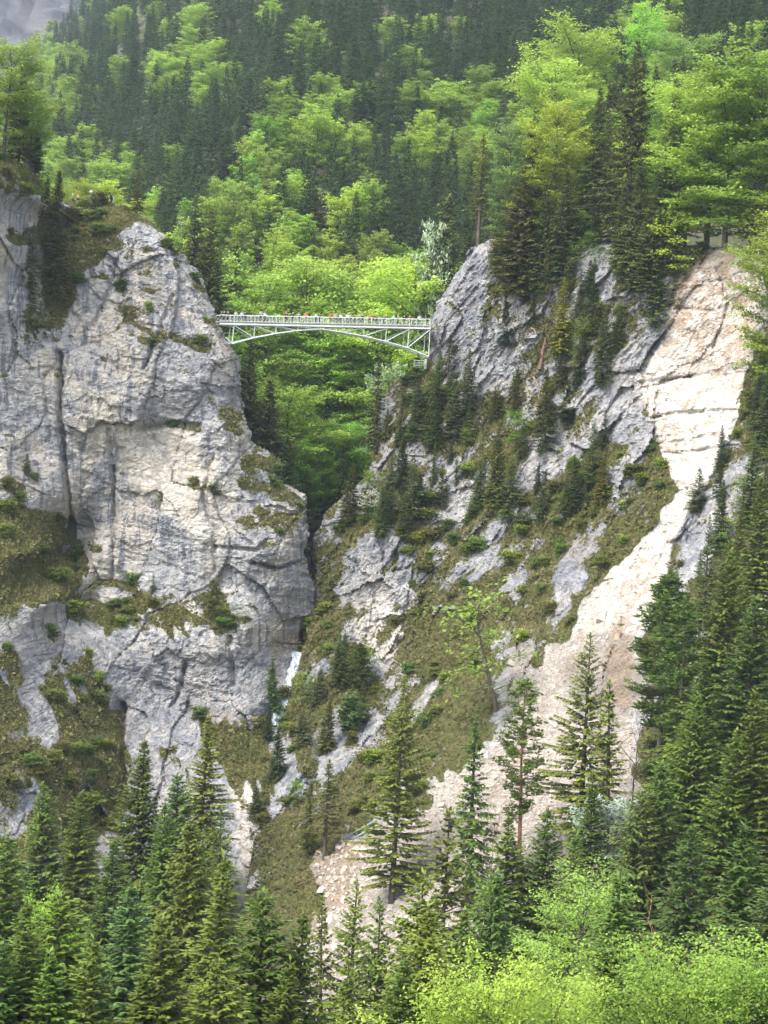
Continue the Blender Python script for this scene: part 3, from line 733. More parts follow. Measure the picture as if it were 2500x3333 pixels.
def proto_beech(seed, h=20, r=5.2, base=0.12, limbs=42, leaf=.34, per=6, sub_step=.55, cl_step=.5, mat=None, spread=1.0, thin=0.0, flat=1.0, lean=0.0, trunk_r=None, irregular=.22, upright=0.0):
    R = np.random.default_rng(seed)
    tubes = []
    zz = np.linspace(0, h * .93, 9)
    wob = np.cumsum(R.normal(0, .012 * h, (9, 2)), 0) * np.linspace(0, 1, 9)[:, None]
    wob[:, 0] += lean * h * np.linspace(0, 1, 9) ** 1.3
    tp = np.stack([wob[:, 0], wob[:, 1], zz], 1)
    tubes.append((tp, np.linspace(trunk_r or h * .016, .03, 9), 6))
    C, D1, D2, T = [], [], [], []
    lump = R.uniform(1 - irregular, 1 + irregular, 64)
    for i in range(limbs):
        t = (i + R.random()) / limbs
        z0 = h * (base + (.93 - base) * t)
        az = i * 2.39996 + R.normal(0, .3)
        env = r * (math.sin(math.pi * min(1, .24 + .72 * t)) ** .75) * lump[int(az * 3.1) % 64] * spread
        el = math.radians(8 + 42 * t + R.normal(0, 9) + 30 * upright)
        L = max(1.0, env / max(.35, math.cos(el)) * R.uniform(.72, 1.12))
        L = min(L, h * (1.03 - base - (.93 - base) * t) / max(.12, math.sin(el)) + .6)
        d = rot2(az) * math.cos(el); d[2] = math.sin(el)
        s_ = np.linspace(0, 1, 5)
        org = np.array([np.interp(z0, zz, tp[:, 0]), np.interp(z0, zz, tp[:, 1]), z0])
        pb = org + d * (L * s_)[:, None]; pb[:, 2] -= L * .22 * s_ ** 2 * (1 - t) * flat
        pb += np.cumsum(R.normal(0, .02 * L, (5, 3)), 0) * s_[:, None]
        tubes.append((pb, np.linspace(.02 + .011 * L, .012, 5), 4))
        ns = max(3, int(L / sub_step))
        hd = rot2(az); hs_ = np.array([-hd[1], hd[0], 0])
        for q in range(ns):
            s = .2 + .8 * (q + R.random()) / ns
            if R.random() < thin:
                continue
            p = np.array([np.interp(s, s_, pb[:, k]) for k in range(3)])
            side = (1 if q % 2 else -1)
            an = side * R.uniform(.35, 1.1)
            sdv = hd * math.cos(an) + hs_ * math.sin(an); sdv[2] = R.normal(.10 + .35 * t + .4 * upright, .14 + .2 * (1 - flat))
            l = (.42 * L * (1.08 - .75 * s) + .5) * R.uniform(.7, 1.2)
            if R.random() < .5 and l > 1.0:
                tubes.append((np.array([p, p + sdv * l * .9]), [.022, .008], 3))
            nc = max(2, int(l / cl_step))
            u = (np.arange(nc) + R.random(nc)) / nc
            cp = p + sdv * (l * u)[:, None]; cp[:, 2] -= .12 * l * u ** 2 * flat
            n = per
            cc = np.repeat(cp, n, 0); k = len(cc)
            rad = .30 + .28 * leaf + .16 * l
            off = R.normal(0, 1, (k, 3)) * [rad * .62, rad * .62, rad * .20]
            cc = cc + off
            a_ = R.uniform(0, 6.28, k)
            sz = leaf * R.uniform(.6, 1.25, k)
            tl = R.normal(0, .42, (k, 2))
            v1 = np.stack([np.cos(a_), np.sin(a_), tl[:, 0] - .18], 1) * sz[:, None]
            v2 = np.stack([-np.sin(a_), np.cos(a_), tl[:, 1]], 1) * (sz * .62)[:, None]
            C.append(cc); D1.append(v1); D2.append(v2)
            T.append(np.clip(.30 + .35 * t + R.normal(0, .05) + .25 * s - .1 + R.uniform(-.22, .22, k), 0, 1))
    C, D1, D2, T = np.vstack(C), np.vstack(D1), np.vstack(D2), np.concatenate(T)
    V = np.stack([C - D1 * .5, C + D2 * .5, C + D1 * .5, C - D2 * .5], 1).reshape(-1, 3)
    F = np.arange(len(V)).reshape(-1, 4)
    crown = mk_mesh('crown', V, F, [mat or M_BEECH], {'tint': np.repeat(T, 4)})
    return dict(h=float(np.percentile(V[:, 2], 99.7)), r=r, trunk=bark_mesh('trunk', tubes), crown=crown, V=V, F=F, T=np.repeat(T, 4))

def proto_pine(seed, h=24, r=2.6, base=.45, tufts=70, needle=.5):
    """tall pine: bare red trunk, ragged crown of bundled needles"""
    R = np.random.default_rng(seed)
    zz = np.linspace(0, h, 9); wob = np.cumsum(R.normal(0, .05, (9, 2)), 0)
    tp = np.stack([wob[:, 0], wob[:, 1], zz], 1)
    tubes = [(tp, np.linspace(h * .0105, .04, 9), 6)]
    B_, E_, W_, T_ = [], [], [], []
    for i in range(tufts):
        t = (i + R.random()) / tufts
        z0 = h * (base + (1 - base) * t)
        L = r * (1 - t) ** .6 * min(1, .35 + 1.6 * t) * R.uniform(.55, 1.15) + .25
        az = i * 2.4 + R.normal(0, .4)
        d = rot2(az); d[2] = -.15 + .75 * t
        s_ = np.linspace(0, 1, 4)
        o = np.array([np.interp(z0, zz, tp[:, 0]), np.interp(z0, zz, tp[:, 1]), z0])
        pb = o + d * (L * s_)[:, None]; pb[:, 2] += .18 * L * s_ ** 2
        tubes.append((pb, np.linspace(.015 + .013 * L, .012, 4), 3))
        n = int(10 + 16 * L)
        s = R.uniform(.3, 1.05, n)
        c = np.stack([np.interp(s, s_, pb[:, k]) for k in range(3)], 1) + R.normal(0, .13 + .06 * L, (n, 3))
        m = 5
        c = np.repeat(c, m, 0); dv = R.normal(0, 1, (len(c), 3)); dv[:, 2] = np.abs(dv[:, 2]) * .6
        dv /= np.linalg.norm(dv, axis=1)[:, None]
        e = c + dv * needle * R.uniform(.6, 1.1, len(c))[:, None]
        B_.append(c); E_.append(e); W_.append(np.cross(dv, R.normal(0, 1, (len(c), 3))) * .055); T_.append(R.uniform(.1, .55, len(c)))
    V, F = kites(np.vstack(B_), np.vstack(E_), np.vstack(W_))
    T = np.repeat(np.concatenate(T_), 4)
    return dict(h=h, r=r, trunk=bark_mesh('trunk', tubes), crown=mk_mesh('crown', V, F, [M_SPRUCE], {'tint': T}), V=V, F=F, T=T)

def proto_bare(seed, h=14, r=3.0, twigs=True):
    R = np.random.default_rng(seed); tubes = []
    def grow(p, d, L, rad, lev):
        n = 5; pts = [p]
        for i in range(n):
            d = d + R.normal(0, .13, 3); d[2] += .05; d /= np.linalg.norm(d)
            pts.append(pts[-1] + d * L / n)
        tubes.append((np.array(pts), np.linspace(rad, rad * .45, n + 1), 5 if lev < 2 else 3))
        if lev < 3:
            for i in range(3 if lev else 5):
                k = R.integers(2, n + 1)
                a = R.uniform(0, 6.28); e = R.uniform(.4, .95)
                dd = d * math.cos(e) + rot2(a) * math.sin(e)
                grow(pts[k], dd, L * R.uniform(.42, .62), rad * .5, lev + 1)
    grow(np.zeros(3), np.array([0, 0, 1.0]), h * .62, h * .011, 0)
    return dict(h=h, r=r, trunk=bark_mesh('trunk', tubes), crown=None)

SPR = [proto_spruce(1, 26, 3.9, .04, 62, 7, step=.27, twig=.95), proto_spruce(2, 26, 3.5, .03, 66, 7, step=.27, hang=1.15, droop=.6, twig=.9), proto_spruce(3, 26, 4.4, .04, 58, 7, step=.28, droop=.42, hang=.85, twig=1.0),
       proto_spruce(4, 26, 3.2, .06, 64, 7, step=.27, hang=1.25, twig=.9)]
SPR_NEAR = [proto_spruce(6, 26, 4.0, .04, 84, 7, step=.19, twig=.66), proto_spruce(7, 26, 3.6, .03, 88, 7, step=.19, hang=1.2, droop=.62, twig=.64), proto_spruce(8, 26, 4.4, .04, 76, 8, step=.20, droop=.42, hang=.9, twig=.7, gaps=.05), proto_spruce(9, 26, 3.4, .05, 84, 7, step=.19, hang=1.3, twig=.62, gaps=.08),
            proto_spruce(61, 26, 4.2, .05, 70, 7, step=.20, twig=.7, gaps=.14, bend=.5), proto_spruce(62, 26, 3.7, .07, 78, 7, step=.20, twig=.66, hang=1.35, gaps=.2, power=.7), proto_spruce(63, 26, 3.9, .10, 72, 7, step=.19, twig=.68, droop=.7, gaps=.12, bend=-.4, power=1.0)]
SPR_OPEN = [proto_spruce(11, 28, 4.6, .10, 50, 6, gaps=.10, step=.19, droop=.36, hang=1.0, twig=.74), proto_spruce(12, 28, 3.8, .14, 46, 6, gaps=.18, step=.19, droop=.34, hang=1.0, twig=.72)]
SPR_SLIM = [proto_spruce(13, 26, 2.5, .14, 48, 6, gaps=.18, step=.26, droop=.75, hang=1.25, twig=.85), proto_spruce(14, 22, 2.2, .28, 36, 5, gaps=.22, step=.28, droop=.5, twig=.8)]
SPR_SMALL = [proto_spruce(15, 12, 2.6, .03, 32, 7, step=.24, twig=.75), proto_spruce(16, 12, 2.2, .08, 30, 6, step=.25, twig=.72, gaps=.1)]
SPR_FAR = [proto_spruce(21 + i, 24, 3.6 + .5 * (i % 3 - 1), .06, 36, 7, step=.52, twig=1.25, wood=False, hang=1.1, gaps=.05) for i in range(4)]
PINE = [proto_pine(31, 24, 3.3, .36, 44, .42), proto_pine(32, 18, 3.2, .22, 50, .65), proto_pine(33, 6, 2.2, .10, 40, .5)]
BEE_NEAR = [proto_beech(41, 22, 5.8, .10, 60, .22, 10, .5, .36, upright=.75, thin=.10, irregular=.35), proto_beech(42, 22, 6.4, .10, 60, .22, 10, .5, .36, upright=.5, thin=.10, irregular=.35), proto_beech(43, 26, 4.4, .08, 62, .22, 10, .5, .36, upright=.35, thin=.12, irregular=.4)]
BEE = [proto_beech(51, 22, 5.6, .08, 52, .33, 13, .5, .45, flat=.45, upright=.15), proto_beech(52, 22, 5.0, .06, 54, .33, 13, .5, .45, flat=.4, upright=.2), proto_beech(53, 22, 6.4, .12, 50, .33, 12, .52, .45, irregular=.35, flat=.55)]
BEE_FAR = [proto_beech(61 + i, 19, 4.4 + .5 * i, .05, 42, .55, 12, .72, .62, irregular=.35, flat=.4, upright=.15) for i in range(3)]
BEE_SMALL = [proto_beech(71, 7, 2.2, .10, 24, .30, 7, .36, .36, thin=.2), proto_beech(72, 8, 2.4, .2, 20, .28, 5, .42, .4, thin=.4)]
BLOSSOM = [proto_beech(75, 9, 2.8, .15, 30, .28, 7, .42, .4, mat=M_BLOSSOM, thin=.2)]
BLOSSOM_BIG = [proto_beech(76, 20, 4.6, .12, 40, .42, 8, .55, .5, mat=M_BLOSSOM, thin=.15)]
BUSH = [proto_beech(81, 2.4, 1.6, .02, 24, .34, 8, .26, .26, mat=M_SPRUCE, irregular=.35, upright=.1, trunk_r=.06), proto_beech(82, 1.7, 1.6, .02, 22, .32, 8, .26, .26, mat=M_SPRUCE, irregular=.4, trunk_r=.05)]
BARE = [proto_bare(91), proto_bare(92)]

# ------------------------------------------------------------------ plants: placing
def plant(name, proto, label, cat, loc, h, wide=1.0, rz=None, tint=(1, 1, 1), group=None, bark=(1, 1, 1), lean=(0, 0)):
    o = thing(name, label, cat, loc, rnd.uniform(0, 6.28) if rz is None else rz, group)
    o.rotation_euler = (lean[0], lean[1], o.rotation_euler[2])
    k = h / proto['h']
    o.scale = (k * wide, k * wide, k)
    t = link('trunk', proto['trunk'], o); t.color = (*bark, 1)
    if proto['crown'] is not None:
        c = link('crown', proto['crown'], o); c.color = (*tint, 1)
    return o
rnd = random.Random(5)
def jit(c, a=.1):
    f = 1 + rnd.uniform(-a, a)
    return tuple(max(0, q * f * (1 + rnd.uniform(-a, a) * .5)) for q in c)
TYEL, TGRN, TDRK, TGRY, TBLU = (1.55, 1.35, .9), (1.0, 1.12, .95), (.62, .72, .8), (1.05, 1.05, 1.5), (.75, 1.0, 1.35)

def terrain_z(x, y):
    """ground height at (x, y): valley floor, or the sloping wall where that stands higher"""
    zt = float(ground_h(x, y))
    for W in (A, B):
        i = int(round((x - W.xs[0]) / W.step))
        if 0 <= i < len(W.xs):
            ok = (W.Y[i] <= y) & (W.sd[i] > 0)
            if ok.any():
                zt = max(zt, float(W.zs[ok].max()))
    return zt

# --- trees standing on the walls and crests: kind, foot (photo px), top py, width, tint, label
def on_wall(W, rows, group=None):
    for proto, px, py, ty, wide, tint, name, cat, label, *rest in rows:
        x, y, z = W.at(px, py)
        h = (py - ty) * S / FPX * y * 1.01
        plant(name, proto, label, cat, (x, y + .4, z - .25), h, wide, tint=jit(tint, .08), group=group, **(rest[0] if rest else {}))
G1 = 'trees along the crest above the scar'
on_wall(B, [
    (SPR_SLIM[1], 1556, 800, 440, 1.5, TYEL, 'spruce_tree', 'tree', 'thin open spruce with exposed roots on the crag tip above the bridge end'),
    (BEE[1], 1645, 790, 395, .9, (1.0, 1.1, 1.5), 'beech_tree', 'tree', 'pale blue-green beech behind the thin spruce on the crag tip'),
    (SPR[0], 1722, 800, 350, 1.15, TGRN, 'spruce_tree', 'tree', 'dark spruce between the pale beech and the yellow beech on the crest'),
    (BEE[0], 1800, 790, 312, 1.0, (1.65, 1.5, .9), 'beech_tree', 'tree', 'tall yellow-green beech with visible forked trunk between crest spruces'),
    (SPR[1], 1930, 745, 290, 1.2, TGRN, 'spruce_tree', 'tree', 'dense dark spruce on the highest grassy notch of the crest'),
    (SPR[2], 2040, 790, 145, 1.0, (1.1, .95, .8), 'spruce_tree', 'tree', 'tallest brownish spruce rising over all crest trees'),
    (SPR[0], 2168, 850, 265, .95, TGRN, 'spruce_tree', 'tree', 'dark pointed spruce in front of the big crest beeches'),
    (BEE[2], 2300, 806, 270, 1.3, (1.35, 1.35, 1), 'beech_tree', 'tree', 'broad beech with a leaning bare trunk at the top edge of the scar'),
    (BEE[0], 2360, 806, 215, 1.25, (1.3, 1.35, 1.05), 'beech_tree', 'tree', 'broad beech with the thick trunk over the middle of the scar top'),
    (BEE[1], 2450, 812, 160, 1.5, (1.25, 1.4, 1.1), 'beech_tree', 'tree', 'tallest bright beech over the outer end of the scar top'),
    (BEE[2], 2230, 800, 400, 1.0, (1.2, 1.3, .9), 'beech_tree', 'tree', 'lower green beech just beside the dark pointed crest spruce'),
    (SPR[3], 2062, 960, 490, 1.25, TGRN, 'spruce_tree', 'tree', 'dark spruce with a bare trunk top standing below the tallest spruce'),
    (SPR[2], 2120, 950, 560, 1.2, (.9, 1.1, .9), 'spruce_tree', 'tree', 'wide spruce hanging over the brown bank beside the scar'),
    (BEE_SMALL[0], 2188, 900, 672, 1.1, (1.5, 1.5, .8), 'beech_tree', 'tree', 'small luminous yellow-green beech in front of dark spruces by the scar'),
    (SPR_SLIM[0], 2192, 960, 610, 1.2, TGRN, 'spruce_tree', 'tree', 'slim spruce with long bare pole trunk on the brown bank'),
    (SPR[1], 2020, 880, 600, 1.3, TGRN, 'spruce_tree', 'tree', 'short dense spruce at the top of the upper grey slab'),
    (SPR[0], 1690, 960, 540, 1.5, (1.1, .95, .75), 'spruce_tree', 'tree', 'brownish wide spruce at the head of the gully above the bridge end'),
    (SPR[3], 1760, 960, 600, 1.5, TGRN, 'spruce_tree', 'tree', 'dark spruce in the middle of the gully beside the crag tip'),
    (SPR[1], 1830, 920, 560, 1.4, TGRN, 'spruce_tree', 'tree', 'spruce right below the yellow beech at the gully rim'),
    (SPR[2], 1640, 900, 620, 1.3, TGRN, 'spruce_tree', 'tree', 'low spreading spruce hugging the back of the crag tip'),
    (SPR_SMALL[0], 2135, 1060, 800, 1.1, TGRN, 'spruce_tree', 'tree', 'small spruce low on the brown bank left of the scar'),
    (SPR_SMALL[1], 2200, 1000, 830, 1.0, TGRN, 'spruce_tree', 'tree', 'small spruce touching the upper rim of the scar'),
    (BEE[0], 2530, 1270, 650, 1.0, (1.35, 1.3, 1), 'beech_tree', 'tree', 'drooping bright beech hanging over the outer edge of the scar'),
    (BEE_SMALL[0], 2492, 860, 640, 1.4, (1.2, 1.2, 1), 'beech_tree', 'tree', 'small bright beech on the corner of the scar top'),
], G1)
G2 = 'trees clinging to the crags below the crest'
on_wall(B, [
    (SPR_SLIM[1], 1458, 1245, 1085, 1.9, TGRY, 'spruce_tree', 'tree', 'thin see-through spruce right under the bridge end platform'),
    (SPR[2], 1520, 1345, 1135, 1.3, TGRN, 'spruce_tree', 'tree', 'dense little spruce on the ledge below the grey crag'),
    (SPR[1], 1400, 1440, 1240, 1.6, TGRN, 'spruce_tree', 'tree', 'dark bushy spruce on the gorge rim below the platform'),
    (SPR[0], 1345, 1440, 1250, 1.4, (.9, 1.05, .8), 'spruce_tree', 'tree', 'bushy spruce with brown skirts at the gorge rim'),
    (SPR_SLIM[0], 1218, 1500, 1160, 1.35, (1.0, .95, 1.0), 'larch_tree', 'tree', 'tall thin grey larch with reddish trunk at the gorge rim', dict(bark=(2.0, 1.2, .9))),
    (SPR_SLIM[1], 1300, 1470, 1270, 1.4, TGRY, 'spruce_tree', 'tree', 'grey slim spruce on the rim beside the thin larch'),
    (SPR[3], 1610, 1650, 1390, 1.6, (1.05, 1.05, .7), 'spruce_tree', 'tree', 'olive spruce at the head of the pale rubble runnel'),
    (SPR[0], 1560, 1660, 1490, 1.7, TGRN, 'spruce_tree', 'tree', 'wide low spruce beside the pale rubble runnel'),
    (SPR[1], 1660, 1120, 940, 1.7, TDRK, 'spruce_tree', 'tree', 'dark spruce hanging on the far side of the grey crag'),
    (SPR_SLIM[0], 1824, 1190, 905, 1.5, (2.3, 1.9, .6), 'larch_tree', 'tree', 'bright yellow-green slim larch in the gully below the slab'),
    (SPR[2], 1960, 1260, 990, 1.1, TGRN, 'spruce_tree', 'tree', 'dark spruce leaning from the upper slab'),
    (SPR[0], 2010, 1150, 980, 1.2, TGRN, 'spruce_tree', 'tree', 'short spruce above the bedding blocks at the scar flank'),
    (SPR_OPEN[1], 1925, 1600, 1360, 1.2, TGRN, 'spruce_tree', 'tree', 'open spruce in front of the blue-grey slab'),
    (SPR[1], 1960, 1640, 1470, 1.5, (1.25, 1.05, .7), 'spruce_tree', 'tree', 'broad olive spruce at the foot of the blue-grey slab'),
    (SPR[3], 1840, 1690, 1540, 1.5, TGRN, 'spruce_tree', 'tree', 'small dark spruce on the steep grass beside the slab foot'),
    (SPR_SMALL[1], 1700, 1500, 1370, 1.3, TGRN, 'spruce_tree', 'tree', 'small ragged spruce in the middle of the crags'),
    (SPR_SMALL[0], 1770, 1400, 1200, 1.2, (1.2, 1.1, .7), 'spruce_tree', 'tree', 'olive spruce beside the broken red snag'),
    (SPR[0], 1840, 1370, 1230, 1.5, TGRN, 'spruce_tree', 'tree', 'dense spruce at the bottom of the wooded gully'),
    (SPR[2], 1265, 1690, 1500, 1.4, TGRY, 'spruce_tree', 'tree', 'grey-green spruce on top of the grey pillar'),
    (SPR_SMALL[1], 1340, 1680, 1490, 1.2, TGRN, 'spruce_tree', 'tree', 'thin spruce on the grassy saddle behind the grey pillar'),
    (SPR[1], 1190, 1690, 1570, 1.6, TGRY, 'spruce_tree', 'tree', 'small grey spruce on the narrow rim over the slot'),
    (SPR[0], 1310, 1760, 1620, 1.8, TGRN, 'spruce_tree', 'tree', 'spreading spruce overhanging the pillar top'),
    (SPR[3], 878, 2350, 2140, 1.5, (.7, 1.0, 1.0), 'pine_tree', 'tree', 'bluish round-topped pine beside the waterfall'),
    (PINE[1], 1165, 2280, 2095, 1.5, (1.0, 1.1, .7), 'pine_tree', 'tree', 'round dark pine on the knoll between the waterfall and the pillar'),
    (SPR[2], 1100, 2230, 2060, 1.6, TGRN, 'spruce_tree', 'tree', 'spruce on the bank opposite the waterfall'),
    (SPR[1], 870, 2450, 2310, 1.9, TDRK, 'spruce_tree', 'tree', 'squat dark spruce below the waterfall'),
    (PINE[2], 1140, 2390, 2270, 1.3, (.8, 1.05, .9), 'pine_tree', 'tree', 'low round dwarf pine under the round dark pine'),
    (SPR_SLIM[1], 1055, 2800, 2470, 1.9, (1.3, 1.15, 1.2), 'spruce_tree', 'tree', 'thin olive spruce at the edge of the boulder rubble'),
    (SPR_SLIM[0], 1000, 2790, 2540, 1.6, (1.3, 1.15, 1.0), 'spruce_tree', 'tree', 'thin brownish spruce behind the boulder rubble'),
    (SPR[0], 2345, 1530, 1380, 1.2, (.7, .9, 1.1), 'spruce_tree', 'tree', 'bluish spruce at the outer foot of the scar'),
    (SPR[1], 2345, 1800, 1560, 1.3, TGRN, 'spruce_tree', 'tree', 'dark spruce on the slab beside the debris chute'),
    (SPR[2], 2440, 1720, 1420, 1.3, TGRN, 'spruce_tree', 'tree', 'big spruce above the slab beside the chute'),
    (SPR[3], 2400, 1920, 1640, 1.2, (1.1, 1.05, .7), 'spruce_tree', 'tree', 'olive spruce low on the slab beside the chute'),
    (SPR[0], 2490, 1500, 1150, 1.2, (.8, 1.0, .9), 'spruce_tree', 'tree', 'deep green spruce below the drooping bright beech'),
    (SPR[2], 2480, 1350, 1160, 1.2, TDRK, 'spruce_tree', 'tree', 'dark small spruce right under the drooping bright beech'),
    (SPR_OPEN[1], 2290, 2060, 1680, 1.1, TGRN, 'spruce_tree', 'tree', 'open spruce standing against the grey rock by the chute foot'),
    (BEE_SMALL[1], 1620, 2320, 1880, 1.2, (.95, 1.1, .75), 'maple_tree', 'tree', 'sparse fresh-leaved maple leaning out over the scree edge', dict(lean=(0.0, -.30), rz=.4)),
    (BLOSSOM[0], 1205, 1690, 1590, 1.3, (1, 1, 1), 'blossoming_tree', 'tree', 'small white-blossoming tree on the rim over the slot'),
    (BARE[0], 1865, 1250, 1100, 1.0, (1, 1, 1), 'dead_tree', 'tree', 'grey leafless tree beside the broken red snag', dict(bark=(1.4, 1.4, 1.4))),
], G2)
G3 = 'trees on the cliff that carries the bridge'
on_wall(A, [
    (SPR[1], 175, 960, 560, 1.2, (1.1, 1.0, .7), 'spruce_tree', 'tree', 'olive spruce filling the gully beside the hilltop lookout'),
    (SPR_SMALL[1], 100, 950, 730, 1.15, TGRN, 'spruce_tree', 'tree', 'narrow young spruce in the lower gully'),
    (SPR_SMALL[0], 150, 700, 575, 1.3, TGRN, 'spruce_tree', 'tree', 'small dark spruce at the gully head'),
    (SPR_SMALL[0], 95, 1010, 890, 1.3, TGRN, 'spruce_tree', 'tree', 'small spruce below the narrow young spruce'),
    (SPR_SMALL[1], 496, 1935, 1872, 1.3, TGRN, 'spruce_tree', 'tree', 'tiny umbrella-shaped spruce on the grass ledge of the cliff'),
    (PINE[1], 690, 2030, 1885, 1.2, (1.1, 1.0, .9), 'pine_tree', 'tree', 'round thin-trunked pine on the outer grass ledge'),
    (BEE_SMALL[1], 770, 2030, 1950, 1.4, (.8, .95, 1.3), 'willow_tree', 'tree', 'pale grey-green willow bush tree on the outer grass ledge'),
    (SPR_SMALL[0], 85, 1545, 1470, 1.2, TGRY, 'spruce_tree', 'tree', 'little thin spruce on top of the steep grass slope'),
    (BEE_SMALL[0], 512, 1660, 1600, 1.1, (.7, .9, .6), 'birch_tree', 'tree', 'small green birch stuck in the bare pale wall'),
    (BARE[1], 592, 830, 690, 1.1, (1, 1, 1), 'dead_tree', 'tree', 'leaning dead tree on the skyline of the cliff', dict(lean=(0, .38), rz=0.3, bark=(1.5, 1.5, 1.6))),
    (SPR_SMALL[1], 445, 690, 545, 1.2, (1.3, 1.1, .8), 'spruce_tree', 'tree', 'brownish spruce at the end of the hilltop lookout'),
    (SPR[2], 60, 520, 220, 1.15, (1.2, 1.0, .75), 'spruce_tree', 'tree', 'brownish spruce on top of the upper rock block'),
    (SPR[0], 115, 560, 400, 1.3, TDRK, 'spruce_tree', 'tree', 'dark spruce at the shoulder of the upper rock block'),
    (BEE[0], 10, 520, 120, 1.3, (1.3, 1.35, 1.0), 'beech_tree', 'tree', 'tall bright beech on top of the upper rock block'),
    (BEE[1], 95, 530, 290, 1.2, (1.2, 1.3, 1.1), 'beech_tree', 'tree', 'smaller beech leaning over the upper rock block'),
    (BARE[0], 245, 2640, 2490, .8, (1, 1, 1), 'dead_tree', 'tree', 'black leaning dead stem on the lower grass slope', dict(bark=(.35, .35, .35), lean=(0, -.12))),
    (BARE[1], 42, 2300, 2170, .35, (1, 1, 1), 'dead_tree', 'tree', 'pale bare pole on the steep grass slope', dict(bark=(3, 2.8, 2.4), lean=(0, -.1))),
], G3)

